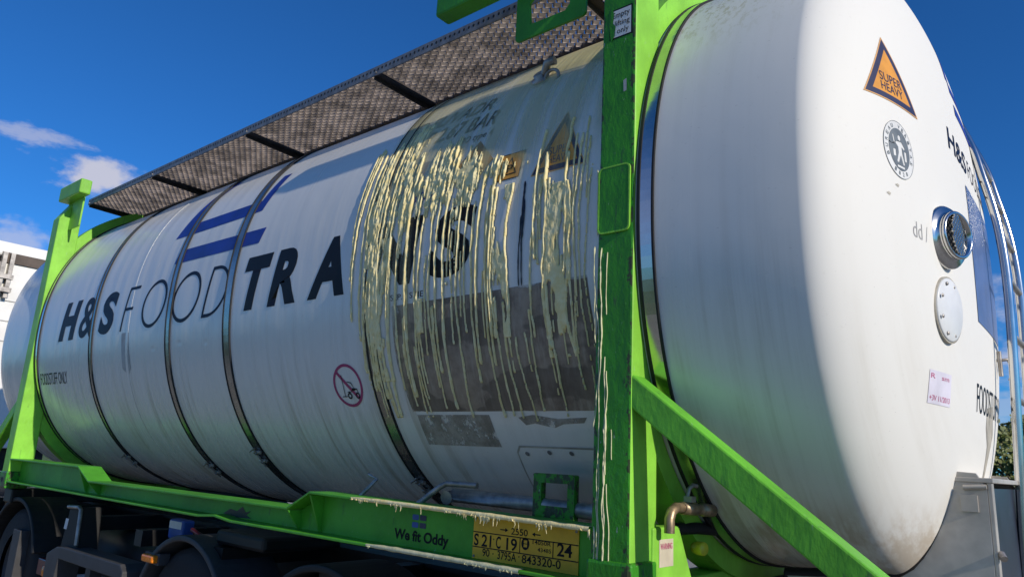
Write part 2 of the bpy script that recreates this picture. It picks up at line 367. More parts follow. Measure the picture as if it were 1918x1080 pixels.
# ------------------------------------------------------------------ flat shapes (lettering, signs)
def mesh_of_curve(cu):
    o = bpy.data.objects.new('tmp', cu); COL.objects.link(o); dg = bpy.context.evaluated_depsgraph_get(); dg.update()
    ev = o.evaluated_get(dg); me = ev.to_mesh()
    v = [(q.co.x, q.co.y) for q in me.vertices]; f = [tuple(q.vertices) for q in me.polygons]
    ev.to_mesh_clear(); bpy.data.objects.remove(o); bpy.data.curves.remove(cu)
    return v, f
def shapes(contours):
    cu = bpy.data.curves.new('c', 'CURVE'); cu.dimensions = '2D'; cu.fill_mode = 'BOTH'
    for c in contours:
        sp = cu.splines.new('POLY'); sp.points.add(len(c)-1)
        for q, (x, y) in zip(sp.points, c): q.co = (x, y, 0, 1)
        sp.use_cyclic_u = True
    return mesh_of_curve(cu)
def text(s, offset=0., spacing=1.):
    cu = bpy.data.curves.new('t', 'FONT'); cu.body = s; cu.offset = offset; cu.space_character = spacing; cu.resolution_u = 5
    return mesh_of_curve(cu)
def fit(fm, x0, x1, y0, y1, shear=0.):
    v, f = fm; v = np.array(v); lo = v.min(0); hi = v.max(0)
    q = (v-lo)/(hi-lo); out = [(x0+a*(x1-x0)+shear*(b-.5)*(y1-y0), y0+b*(y1-y0)) for a, b in q]
    return out, f
def put(fm, dx=0, dy=0, s=1.):
    return [(x*s+dx, y*s+dy) for x, y in fm[0]], fm[1]
def rect(x0, x1, y0, y1, sh=0.):
    return [(x0-sh*(y1-y0)/2, y0), (x1-sh*(y1-y0)/2, y0), (x1+sh*(y1-y0)/2, y1), (x0+sh*(y1-y0)/2, y1)]
def circ(cx, cy, a, b=None, n=40, sh=0.):
    b = b or a; return [(cx+a*math.cos(2*math.pi*k/n)+sh*b*math.sin(2*math.pi*k/n), cy+b*math.sin(2*math.pi*k/n)) for k in range(n)]
def rrect(x0, x1, y0, y1, r, n=6):
    out = []
    for cx, cy, a0 in ((x1-r, y1-r, 0), (x0+r, y1-r, 90), (x0+r, y0+r, 180), (x1-r, y0+r, 270)):
        out += [(cx+r*math.cos(R(a0+90*k/n)), cy+r*math.sin(R(a0+90*k/n))) for k in range(n+1)]
    return out
def decal(name, fms, fn, mats, parent, cut=.03, cutu=None, thick=0.):
    """join flat shapes, cut them finely and lay them on a surface"""
    bm = bmesh.new()
    for mi, fm in enumerate(fms):
        if fm is None: continue
        vs = [bm.verts.new((x, y, 0)) for x, y in fm[0]]
        for f in fm[1]:
            try: bm.faces.new([vs[i] for i in f]).material_index = mi
            except ValueError: pass
    ys = [v.co.y for v in bm.verts]; xs = [v.co.x for v in bm.verts]
    if cut:
        for t in np.arange(min(ys)+cut, max(ys), cut):
            bmesh.ops.bisect_plane(bm, geom=bm.verts[:]+bm.edges[:]+bm.faces[:], plane_co=(0, t, 0), plane_no=(0, 1, 0))
    if cutu:
        for t in np.arange(min(xs)+cutu, max(xs), cutu):
            bmesh.ops.bisect_plane(bm, geom=bm.verts[:]+bm.edges[:]+bm.faces[:], plane_co=(t, 0, 0), plane_no=(1, 0, 0))
    for f in bm.faces: f.smooth = True
    if thick:
        top = bmesh.ops.extrude_face_region(bm, geom=bm.faces[:])['geom']
        tv = {g for g in top if isinstance(g, bmesh.types.BMVert)}
        for v in bm.verts: v.co.z = thick if v in tv else 0.
        for f in bm.faces: f.smooth = False
    for v in bm.verts: v.co = fn(v.co.x, v.co.y, v.co.z)
    bmesh.ops.recalc_face_normals(bm, faces=bm.faces)
    # turn towards the outside
    me = bpy.data.meshes.new(name); bm.to_mesh(me); bm.free()
    for mm in mats: me.materials.append(M[mm])
    o = bpy.data.objects.new(name, me); return link(o, parent)
def join(*fms):
    V, Fc = [], []
    for v, f in fms:
        b = len(V); V += list(v); Fc += [tuple(b+i for i in q) for q in f]
    return V, Fc

# ================================================================== SETTING
g = MB()
GZ = -2.5
g.add([(-40, -9, GZ), (40, -9, GZ), (40, 15, GZ), (-40, 15, GZ)], [(0, 1, 2, 3)])
tag(g.build('yard', 'yard'), kind='structure')
g = MB(); g.add([(-1500, -1500, GZ-.02), (1500, -1500, GZ-.02), (1500, 1500, GZ-.02), (-1500, 1500, GZ-.02)], [(0, 1, 2, 3)])
tag(g.build('ground', 'grass'), kind='structure')

# ================================================================== THE TANK CONTAINER
tc = thing('tank_container', 'white food tank container in a bright green frame, splashed with yellow drips', 'tank container', (-2.9, 0, -1.31))
YO = 1.295

# ---- shell with both dished ends
NT_ = 224; mb = MB(); ths = [2*math.pi*k/NT_ for k in range(NT_)]; sec = [section(t) for t in ths]
stations = []
for k in range(31):                              # far end (same dish, mirrored)
    a = (k/30)*math.pi/2; stations.append((XF - DL*math.cos(a)**(2/DQ), max(.002, math.sin(a)**(2/DP))))
for x in np.linspace(XF, XS, 40)[1:-1]: stations.append((float(x), 1.))
for k in range(45):
    a = math.pi/2*(1-(k/44)); stations.append((XS + DL*math.cos(a)**(2/DQ), max(.002, math.sin(a)**(2/DP))))
vs = [(x, y*s, z*s) for x, s in stations for y, z in sec]
fs = [(i*NT_+k, i*NT_+(k+1) % NT_, (i+1)*NT_+(k+1) % NT_, (i+1)*NT_+k) for i in range(len(stations)-1) for k in range(NT_)]
mb.add(vs, fs, True)
shell = mb.build('tank_shell', 'tank', tc)

# ---- bands round the shell
def ring(x0, x1, off0, off1, parent, name, m, t0=0., t1=2*math.pi, clip=None):
    mb = MB(); nn = 200; prof = []
    for t in np.linspace(t0, t1, nn+1):
        y, z = section(t); ny = math.copysign((abs(y)/A)**(N-1)/A, y); nz = math.copysign((abs(z)/B)**(N-1)/B, z); l = math.hypot(ny, nz); ny /= l; nz /= l
        o1 = off1
        if clip: o1 = min(off1, max(off0, (clip-abs(y))/max(abs(ny), .05)))
        prof.append(((y+ny*off0, z+nz*off0), (y+ny*o1, z+nz*o1)))
    vs = []
    for (a, b), (c, d) in prof: vs += [(x0, a, b), (x0, c, d), (x1, c, d), (x1, a, b)]
    fs = []
    for i in range(nn):
        b = i*4
        for k in range(3): fs.append((b+k, b+k+1, b+4+k+1, b+4+k))
    mb.add(vs, fs, False)
    o = mb.build(name, m, parent); return o
def buckle(xc, zc, parent):
    y, z, ny, nz = side(S(zc)); mb = MB(); nrm = Vector((0, ny, nz)); tv = Vector((0, -nz, ny)) if ny < 0 else Vector((0, nz, -ny)); o = Vector((xc, y, z))+nrm*.006
    tv = Vector((1, 0, 0)).cross(nrm)
    for dt in (-.035, .035):
        a = o+tv*dt
        mb.tube([a+Vector((-.03, 0, 0))+nrm*.012, a+Vector((.03, 0, 0))+nrm*.012], .011, 8)
        mb.tube([a, a+nrm*.03], .008, 8)
    mb.tube([o-tv*.075+nrm*.02, o+tv*.075+nrm*.02], .006, 8); mb.tube([o-tv*.075+nrm*.02+Vector((.012, 0, 0)), o-tv*.06+nrm*.035-Vector((.03, 0, 0))], .006, 6)
    return mb.build('buckle', 'galv', parent)
for xb, wd, zb in ((-4.637, .05, -1.053), (-3.375, .06, -1.061), (-2.63, .075, -.96), (-1.305, .075, -1.054)):
    bnd = ring(xb-wd/2, xb+wd/2, .0005, .006, tc, 'cladding_band', 'steel_band'); buckle(xb, zb, bnd)
    for e in (-1, 1): ring(xb+e*wd/2-.004, xb+e*wd/2+.004, .0005, .009, bnd, 'band_edge', 'black_rubber')
for xb, sg in ((.16, 1), (-5.83, -1)):
    bnd = ring(xb+.012, xb+.058, .0005, .008, tc, 'end_band', 'polished')
    ring(xb, xb+.012, .0005, .011, bnd, 'band_seal', 'black_rubber'); ring(xb+.058, xb+.066, .0005, .010, bnd, 'band_seal', 'black_rubber')
# soft far weld ridge behind the lettering
ring(-4.02, -3.985, .0003, .0014, tc, 'shell_seam', 'tank')

# ---- corner posts, collars, rails (near-side pieces first, the far side mirrored)
def post(x0, x1, sgn):
    mb = MB(); Y = lambda v: sgn*v
    pts = [(-YO, -1.31), (-1.115, -1.31), (-1.115, 1.2), (-1.2, 1.34), (-1.2, 1.2), (-YO, 1.02)]
    pts = [(-YO, -1.31), (-1.115, -1.31), (-1.115, 1.28), (-1.20, 1.28), (-1.20, 1.19), (-YO, 1.02)]
    mb.prism([(Y(a), b) for a, b in pts], 'x', x0, x1)
    o = mb.build('corner_post', ['green', 'green_rough_shaded'], tc, .008)
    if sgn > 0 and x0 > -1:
        for f in o.data.polygons: f.material_index = 1 if f.normal.y < -.9 else 0     # scraped outer face; its darker green has the shade put into the colour
    return o
pn = post(0, .15, 1); pf = post(-6.0, -5.85, 1); post(0, .15, -1); post(-6, -5.85, -1)
for sgn in (1, -1):
    for x0, x1 in ((0, .15), (-6, -5.85)):
        ys = sorted((sgn*-1.305, sgn*-1.13))
        mb = MB().box(x0-.012, x1+.012, ys[0], ys[1], -1.36, -1.22); cc = mb.build('corner_casting', 'green_rough_shaded', tc, .012)
        yy_ = sgn*-1.3055
        mb = MB(); mb.prism(circ((x0+x1)/2, -1.29, .03, .02, 16), 'y', yy_-sgn*.0, yy_+sgn*.01); mb.build('casting_hole', 'black_rubber', cc)
        ring(x0+.02, x1-.01, .004, .085, tc, 'tank_collar', 'green', math.pi*(.5 if sgn > 0 else -.5), math.pi*(1.5 if sgn > 0 else .5), clip=1.29)
# top arms: a block beam with a pierced gusset beside it
def top_arm(x0, x1, plate, sgn):
    ys = sorted((sgn*-1.29, sgn*-1.195)); mb = MB().box(x0, x1, ys[0], ys[1], 1.2, 1.335); arm = mb.build('top_arm', 'green_shaded' if sgn > 0 and x0 > -2 else 'green', tc, .012)
    px0, px1 = plate
    outer = rrect(px0, px1, .925, 1.199, .02); ya, yb = sgn*-1.2, sgn*-1.188
    if plate[0] > -1:
        hole = [(px0+.085, .99), (px1-.11, .985), (px1-.085, 1.01), (px1-.085, 1.10), (px1-.11, 1.125), (px0+.10, 1.125), (px0+.075, 1.10)]
        fm = shapes([outer, hole])
    else: fm = shapes([outer])
    decal('gusset_plate', [fm], on_plane((0, ya, 0), (1, 0, 0), (0, 0, 1), (0, -sgn, 0), 0), ['green_shaded' if sgn > 0 and x0 > -2 else 'green'], arm, cut=None, thick=.012)
for sgn in (1, -1):
    top_arm(-1.0, .15, (-.53, -.145), sgn); top_arm(-6.0, -5.5, (-5.845, -5.6), sgn)
# cross beams of the end frames
for x0, x1 in ((0.0, .12), (-6.0, -5.88)):
    MB().box(x0, x1, -1.13, 1.13, -1.35, -1.305).build('end_cross_beam', 'green', tc, .006)

# bottom side rail: stepped C section
def rail(sgn):
    prof = [(-5.86, -1.115), (-4.40, -1.115), (-4.18, -1.205), (-1.77, -1.195), (-1.60, -1.110), (0.0, -1.125)]
    yo, yw = sgn*-YO, sgn*-1.205; yi = sgn*-1.135; t = .012
    mb = MB()
    def slab(poly, ya, yb): mb.prism(poly, 'y', *sorted((ya, yb)))
    # web
    slab([(x, z-t) for x, z in prof] + [(0, -1.30), (-5.86, -1.30)], yw, yw+sgn*.01)
    # flanges
    slab(prof + [(x, z-t) for x, z in reversed(prof)], yo, yi)
    bend = [(-5.86, -1.31), (-2.62, -1.312), (-2.44, -1.297), (-2.28, -1.312), (0., -1.31)]
    slab(bend + [(x, z+t) for x, z in reversed(bend)], yo, yi)
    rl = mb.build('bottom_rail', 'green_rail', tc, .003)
    for x, zt in ((-4.40, -1.13), (-4.18, -1.222), (-1.77, -1.21), (-1.6, -1.127)):
        m2 = MB(); m2.prism([(sgn*-1.287, zt), (sgn*-1.2055, zt), (sgn*-1.2055, -1.296), (sgn*-1.215, -1.296)], 'x', x-.006, x+.006); m2.build('rail_stiffener', 'green_rail', rl)
    return rl
rl = rail(1); rail(-1)
# outrigger braces carrying the overhanging end
for sgn in (1, -1):
    def brace(a, b, hw, name='end_brace'):
        ys = sorted((sgn*-1.29, sgn*-1.205)); (xa, za), (xb, zb) = a, b; d = Vector((xb-xa, 0, zb-za)).normalized(); q = Vector((-d.z, 0, d.x))*hw
        pts = [(xa+q.x, za+q.z), (xb+q.x, zb+q.z), (xb-q.x, zb-q.z), (xa-q.x, za-q.z)]
        return MB().prism(pts, 'y', *ys).build(name, 'green_brace', tc, .007)
    brace((.10, -.636), (1.02, -1.318), .046)
    ys = sorted((sgn*-1.29, sgn*-1.20)); MB().box(.165, 1.05, ys[0], ys[1], -1.42, -1.345).build('outrigger_beam', 'green', tc, .006)
    brace((-5.95, -.636), (-6.87, -1.318), .046)

# ---- valve corner at the foot of the near post
mb = MB(); mb.prism([(-1.16, -1.31), (-.86, -1.31), (-.965, -1.115), (-1.155, -1.115)], 'x', .03, .158); vb = mb.build('valve_bracket', 'green', tc, .008)
decal('warning_label', [shapes([rect(-.05, .05, -.045, .045)])], on_plane((.1585, -1.065, -1.2), (0, 1, 0), (0, 0, 1), (1, 0, 0), .001), ['sticker_white'], vb, cut=None)
decal('label_print', [fit(text('WARNING', .01), -.042, .042, .012, .032)], on_plane((.1585, -1.065, -1.2), (0, 1, 0), (0, 0, 1), (1, 0, 0), .0018), ['pink_print'], vb, cut=None)
mb = MB(); mb.tube([(.20, -1.12, -1.13), (.20, -1.12, -1.085), (.20, -1.105, -1.06), (.20, -1.075, -1.048), (.20, -1.02, -1.05)], .0175, 14)
pv = mb.build('drain_pipe', 'brass', tc)
mb = MB(); mb.lathe([(.018, 0), (.022, .0), (.022, .09), (.019, .095), (.019, .13), (.023, .13), (.023, .20), (.018, .20), (.018, .1)], (.20, -1.03, -1.05), (.10, 1, -.05), 20); mb.build('outlet_spigot', 'brass', pv)
mb = MB(); mb.tube([(.20, -.99, -1.02), (.205, -.985, -.985), (.21, -.965, -.972), (.215, -.945, -.975)], .008, 8); mb.box(.192, .222, -1.0, -.965, -1.03, -1.01); mb.build('valve_lever', 'galv', pv)
mb = MB(); mb.lathe([(.0, .03), (.022, .03), (.024, .026), (.024, 0), (.018, -.02), (0, -.02)], (.17, -.845, -1.195), (1, -.25, 0), 18); mb.build('valve_cap', 'cap_yellow', tc)
mb = MB(); mb.tube([(.12, -.95, -1.13), (.14, -.80, -1.13), (.16, -.66, -1.14)], .022, 10); mb.build('drain_hose', 'black_rubber', tc)

# ---- pipes and step bracket on the belly side
mb = MB(); mb.tube([(-.88, -1.1, -1.09), (-.89, -1.04, -1.08), (-.45, -1.03, -1.085), (.0, -1.02, -1.10)], .03, 12); mb.build('belly_pipe', 'galv', tc)
mb = MB(); mb.tube([(-.99, -1.17, -1.13), (-.90, -1.12, -1.045), (-.87, -1.11, -1.03), (-.72, -1.08, -1.03)], .013, 10); mb.build('grab_handle', 'galv', tc)
mb = MB(); mb.tube([(-1.37, -1.17, -1.115), (-1.30, -1.14, -1.035), (-1.37, -1.13, -1.018)], .009, 8); mb.build('grab_hook', 'galv', tc)
fm = shapes([rrect(-.435, -.235, -1.16, -.962, .008), [(-.395, -1.085), (-.268, -1.085), (-.268, -.998), (-.395, -.998)]])
decal('step_bracket', [fm], on_plane((0, -1.03, 0), (1, 0, 0), (0, 0, 1), (0, -1, 0), 0), ['green_rough_shaded'], tc, cut=None, thick=.03)

# ---- walkway above the near shoulder
wk = None
YWO, YWI, ZW = -1.045, -.58, 1.262
mb = MB(); px, py = .037, .046; nx = int(5.86/px)
rows = int(round((YWI-YWO)/(py/2)))
for i in range(nx+1):
    x0 = -5.92 + i*px; pts = []
    for k in range(rows+1):
        y = YWO + k*py/2; pts.append((x0 + (px/2 if (k+i) % 2 else 0)*1.0, y))
    # strand: tilted strip with thickness
    ring_ = []
    for (x, y) in pts:
        ring_ += [(x+.009, y, ZW+.011), (x+.0105, y, ZW+.0105), (x-.0025, y, ZW-.004), (x+.004, y, ZW-.0145), (x+.0025, y, ZW-.015), (x-.0055, y, ZW-.004)]
    fs = [(k*6+a, k*6+(a+1) % 6, k*6+6+(a+1) % 6, k*6+6+a) for k in range(rows) for a in range(6)]
    mb.add(ring_, fs)
wk = mb.build('walkway_grating', 'grating', tc)
mb = MB(); mb.box(-5.95, -.02, YWO-.008, YWO, ZW-.028, ZW+.028); mb.cur = 1
for k in range(170):
    x = -5.93+k*.0345
    mb.prism(circ(x, ZW+.004, .007, .009, 8), 'y', YWO-.0088, YWO-.0078)
mb.build('walkway_edge', ['edge_metal', 'black_rubber'], wk)
MB().box(-5.95, -.02, YWI, YWI+.012, ZW-.045, ZW+.02).build('walkway_edge', 'bracket_metal', wk)
for x in (-5.94, -4.63, -3.17, -1.76, -.34):
    mb = MB(); mb.prism([(YWO+.001, ZW-.012), (YWI-.001, ZW-.012), (YWI-.001, ZW-.055), (YWO+.001, ZW-.045)], 'x', x-.006, x); mb.box(x, x+.045, YWO+.001, YWI-.001, ZW-.021, ZW-.012); mb.build('walkway_bracket', 'bracket_metal', wk)
    mb = MB(); mb.tube([(x+.02, YWO-.014, ZW-.012), (x+.02, YWO+.02, ZW-.012)], .007, 6); mb.build('bracket_bolt', 'galv', wk)
# lifting lug
y, z, ny, nz = side(S(.80)); o = Vector((-.455, y, z)); nr = Vector((0, ny, nz))
mb = MB(); mb.lathe([(0, .0), (.05, 0), (.05, .012), (.03, .014), (.03, .03), (0, .03)], o+Vector((-.03, 0, 0)), nr, 18)
mb.tube([o+nr*.02, o+nr*.05+Vector((.03, 0, .015)), o+nr*.045+Vector((.07, 0, .02))], .02, 10)
pts = [o+nr*.03+Vector((.045+.04*math.cos(a), 0, -.045+.04*math.sin(a))) for a in np.linspace(0, 2*math.pi, 20)]; mb.tube(pts, .008, 8, False)
mb.build('lifting_lug', 'galv', tc)

# ---- lettering on the side
T1 = on_side(.0016); SB, ST_ = S(-.156), S(.165)
def letters(name, items, m, parent=tc):
    return decal(name, [join(*items)], T1, [m], parent)
def bold(ch, x0, x1, sh=.235, off=.045): return fit(text(ch, off), x0, x1, SB, ST_, sh)
hh = ST_-SB
def thinF(x0, x1):
    s = .235; t = .022
    pts = [(x0, SB), (x0+t, SB), (x0+t, SB+.46*hh), (x1-.03, SB+.46*hh), (x1-.03, SB+.46*hh+t), (x0+t, SB+.46*hh+t), (x0+t, ST_-t), (x1, ST_-t), (x1, ST_), (x0, ST_)]
    return shapes([[(x+s*(y-(SB+ST_)/2), y) for x, y in pts]])
def thinO(x0, x1):
    cx, cy = (x0+x1)/2, (SB+ST_)/2; return shapes([circ(cx, cy, (x1-x0)/2, hh/2+.006, 48, .2), circ(cx, cy, (x1-x0)/2-.023, hh/2-.018, 48, .2)])
def thinD(x0, x1):
    s = .235; t = .022; cy = (SB+ST_)/2; b = hh/2; a = x1-x0
    def half(xl, aa, bb): return [(xl, cy-bb)] + [(xl+aa*.25+aa*.75*math.sin(q), cy-bb*math.cos(q)) for q in np.linspace(0, math.pi, 30)] + [(xl, cy+bb)]
    return shapes([[(x+s*(y-cy), y) for x, y in c] for c in (half(x0, a, b), half(x0+t, a-2*t, b-t))])
letters('side_lettering', [bold('H', -5.285, -4.975, .235, .06), bold('&', -4.90, -4.60, .1, .018), bold('S', -4.50, -4.255, .2, .045)], 'navy')
letters('side_lettering', [thinF(-4.095, -3.925), thinO(-3.80, -3.455), thinO(-3.35, -2.995), thinD(-2.91, -2.66)], 'navy')
letters('side_lettering', [bold('T', -2.50, -2.24, .235, .065), bold('R', -2.17, -1.90, .235, .048), bold('A', -1.80, -1.49, .16, .048), bold('N', -1.325, -1.0, .2, .05), bold('S', -.895, -.645, .2, .042)], 'black_print')
letters('side_lettering', [fit(text('FOODSTUFF ONLY', -.002), -5.72, -5.13, S(-.495), S(-.40))], 'black_print')
s1 = S
def P(*pts): return [(x, S(z)) for x, z in pts]
letters('side_logo', [shapes([P((-3.60, .475), (-3.345, .475), (-2.70, .482), (-2.505, .49), (-2.43, .76), (-2.515, .76), (-2.575, .575), (-3.42, .568), (-3.28, .93), (-3.40, .93))]),
                      shapes([P((-3.455, .262), (-2.40, .252), (-2.365, .348), (-3.425, .358))])], 'logo_blue')
# smaller panels among the splash
letters('side_lettering', [fit(text('RID FL/VADR', .014), -1.36, -.72, S(.69), S(.775), .2)], 'navy'); letters('side_lettering', [fit(text('P 2.67 BAR', .016), -1.12, -.64, S(.57), S(.665), .2)], 'navy')
letters('side_lettering', [fit(text('IMO type 4', .004), -.865, -.64, S(.495), S(.54), .2)], 'navy')
letters('side_lettering', [fit(text('P SEP.', -.002), -1.2, -1.08, S(-.225), S(-.198), .0)], 'black_print'); letters('side_lettering', [fit(text('SKIE', -.002), -1.03, -.94, S(-.225), S(-.198), .0)], 'black_print')
letters('small_logo', [shapes([P((-1.21, .235), (-.93, .245), (-.92, .29), (-1.2, .28))]), shapes([P((-1.17, .30), (-1.06, .30), (-1.02, .46), (-1.12, .46))]), shapes([P((-.97, .30), (-.93, .30), (-.90, .47), (-.94, .47))])], 'logo_blue')
def tri_sign(fn, w_, h_, parent, flat=False):
    def tri(k, dy=0): return [(-w_/2*k, -h_/3*k+dy), (w_/2*k, -h_/3*k+dy), (0, h_*2/3*k+dy)]
    kw = dict(cut=.03, cutu=None if flat else .03)
    a = shapes([tri(1.0), tri(.95)]); b = shapes([tri(.95), tri(.70)]); c = shapes([tri(.70)])
    sg = decal('warning_sign', [a, b, c], fn, ['sign_rim', 'sign_navy', 'orange'], parent, **kw)
    fn2 = lambda u, v, h=0.: fn(u, v, h+.0008)
    decal('sign_print', [join(fit(text('SUPER', .0), -w_*.20, w_*.20, -h_*.06, h_*.07), fit(text('HEAVY', .0), -w_*.20, w_*.20, -h_*.20, -h_*.08))], fn2, ['sign_navy'], sg, **kw)
    return sg
def shift(fn, du, dv): return lambda u, v, h=0.: fn(u+du, v+dv, h)
tri_sign(shift(on_side(.002), -.215, S(.31)), .27, .29, tc, True)
fnp = shift(on_side(.002), -.475, S(.295))
pl = decal('pressure_sign', [shapes([rect(-.062, .062, -.06, .06, .12)]), shapes([rect(-.066, .066, -.064, .064, .12), rect(-.062, .062, -.06, .06, .12)])], fnp, ['orange', 'black_print'], tc)
decal('sign_print', [join(shapes([[(-.042, -.042), (.042, -.042), (.006, .045)], [(-.034, -.037), (.034, -.037), (.005, .033)]]), fit(text('P'), -.014, .018, -.033, .006))], lambda u, v, h=0.: fnp(u, v, h+.0008), ['black_print'], pl)
fnq = shift(on_side(.002), -.70, S(.36))
ql = decal('hazard_placard', [shapes([[(0, -.13), (.115, 0), (0, .13), (-.115, 0)]]), ], fnq, ['orange_dull'], tc)
decal('placard_print', [join(shapes([[(-.07, -.045), (-.05, -.05), (.05, .03), (.04, .05)]]), shapes([[(-.02, .045), (-.035, .03), (.02, -.05), (.045, -.04)]]))][:1], lambda u, v, h=0.: fnq(u, v, h+.0008), ['sign_navy'], ql)
# removed placards
decal('placard_residue', [shapes([[(-1.155, S(-.25)), (-.60, S(-.245)), (-.06, S(-.235)), (-.03, S(-.6)), (-.05, S(-.72)), (-1.12, S(-.722)), (-1.15, S(-.5))]])], on_side(.0014), ['brown'], tc)
decal('placard_residue', [shapes([[(-1.10, S(-.735)), (-.655, S(-.735)), (-.65, S(-.865)), (-1.10, S(-.865))]])], on_side(.0014), ['pale'], tc)
decal('peeled_sticker', [shapes([[(-.50, S(-.745)), (-.42, S(-.735)), (-.30, S(-.75)), (-.16, S(-.745)), (-.18, S(-.765)), (-.28, S(-.77)), (-.33, S(-.785)), (-.42, S(-.768)), (-.47, S(-.775))]])], on_side(.0014), ['pale'], tc)
decal('smear', [shapes([[(-4.09, S(-.17)), (-3.98, S(-.17)), (-3.94, S(-.42)), (-3.99, S(-.47)), (-4.08, S(-.42))]])], on_side(.0012), ['stain_grey'], tc)
# no-forklift sign
fk = shift(on_side(.002), -1.545, S(-.598)); r_ = .112
nf = decal('prohibition_sign', [join(shapes([circ(0, 0, r_), circ(0, 0, r_-.015)]), shapes([[(-.076, .064), (-.064, .076), (.076, -.064), (.064, -.076)]]))], fk, ['magenta'], tc)
fkl = [shapes([circ(.0, -.052, .017), circ(.0, -.052, .009)]), shapes([circ(.062, -.052, .017), circ(.062, -.052, .009)]), shapes([rect(-.038, -.034, -.055, .055)]), shapes([rect(-.06, -.02, -.058, -.054)]),
       shapes([[(-.012, -.03), (.02, -.03), (.03, -.012), (.066, -.016), (.072, -.04), (.068, -.04), (.062, -.021), (.027, -.017), (.016, -.034), (-.012, -.034)]]), shapes([[(.0, .022), (.03, .016), (.046, -.012), (.042, -.012), (.027, .012), (.0, .018)]])]
decal('sign_print', [join(*fkl)], lambda u, v, h=0.: fk(u, v, h+.0008), ['black_print'], nf)
# inspection hatch
hf = on_side(.004)
hp = [(-.07, S(-.855)), (-.55, S(-.855)), (-.575, S(-.88)), (-.60, S(-1.06)), (-.585, S(-1.09)), (-.05, S(-1.09)), (-.02, S(-.9))]
hp2 = [(-.07, S(-.862)), (-.545, S(-.862)), (-.568, S(-.885)), (-.592, S(-1.06)), (-.58, S(-1.083)), (-.055, S(-1.083)), (-.028, S(-.9))]
ht = decal('inspection_hatch', [shapes([hp2])], hf, ['tank'], tc); decal('hatch_seal', [shapes([hp, hp2])], hf, ['stain'], ht)
for x, zc in ((-.52, -.885), (-.40, -.877), (-.29, -.877), (-.17, -.89), (-.535, -.97), (-.55, -1.04)):
    decal('rivet', [shapes([circ(x, S(zc), .011, n=12)])], on_side(.0065), ['edge_metal'], ht)

# ---- the spilled coating: a thin film, then the drips that ran down over it
us = np.linspace(-1.44, .0, 30); vs_ = np.linspace(S(-.80), S(1.10), 50); fn = on_side(.0075); mb = MB()
mb.add([fn(u, v) for v in vs_ for u in us], [(j*30+i, j*30+i+1, (j+1)*30+i+1, (j+1)*30+i) for j in range(49) for i in range(29)], True)
mb.build('coating_film', 'film', tc)
def drip(mb, fn, u0, v0, v1, wid, hgt, wig=.01, blob=1.6, step=.012, lean=0., rough=.35, seed=None):
    n_ = max(4, int((v0-v1)/step)); sd = rnd.random()*1000 if seed is None else seed; rows_ = []
    for i in range(n_+1):
        t = i/n_; v = v0+(v1-v0)*t
        u = u0 + wig*(mnoise.noise((v*3.0, sd, 0))*1.2+mnoise.noise((v*11, sd, 5))*.35) + lean*t
        k = 1 + rough*.8*mnoise.noise((v*17, sd, 9)) + rough*.7*mnoise.noise((v*75, sd, 2))
        taper = 1.0-.45*t
        wv_ = wid*k*taper
        if i > n_-3: wv_ *= (blob, blob*.9, .25)[i-(n_-2)]
        if i == 0: wv_ *= .4
        rows_.append((u, v, max(.0012, wv_), max(.001, hgt*k*(1 if i < n_-2 else 1.15)*(.3 if i in (0, n_) else 1))))
    vs2 = []
    for u, v, w_, h_ in rows_:
        for a in (-1, -.72, 0, .72, 1): vs2.append(fn(u+a*w_, v, -.001 if abs(a) == 1 else h_*1.25*(.72 if a else 1)))
    fs2 = [(j*5+k, j*5+k+1, j*5+6+k, j*5+5+k) for j in range(n_) for k in range(4)]
    mb.add(vs2, fs2, True)
nr_ = np.random.RandomState(5)
def vnoise(a, b, seed):
    """smooth value noise on arrays"""
    rs = np.random.RandomState(seed); tab = rs.rand(256, 256)
    ia = np.floor(a).astype(int); ib = np.floor(b).astype(int); fa = a-ia; fb = b-ib
    fa = fa*fa*(3-2*fa); fb = fb*fb*(3-2*fb)
    t = lambda i, j: tab[i % 256, j % 256]
    return (t(ia, ib)*(1-fa)+t(ia+1, ib)*fa)*(1-fb)+(t(ia, ib+1)*(1-fa)+t(ia+1, ib+1)*fa)*fb
def fbm(a, b, seed, o=4):
    return sum(vnoise(a*2**k, b*2**k, seed+k)*.5**k for k in range(o))/(2-.5**(o-1))
DU = .0026; u_ax = np.arange(-1.66, .0, DU); z_top, z_bot = .80, -.80; v_ax = np.arange(S(z_bot), S(z_top), DU)
VV, UU = np.meshgrid(v_ax, u_ax, indexing='ij'); ZZ = np.interp(VV, arc, zz); HF = np.zeros_like(UU)
def sstep(a, b, x): t = np.clip((x-a)/(b-a), 0, 1); return t*t*(3-2*t)
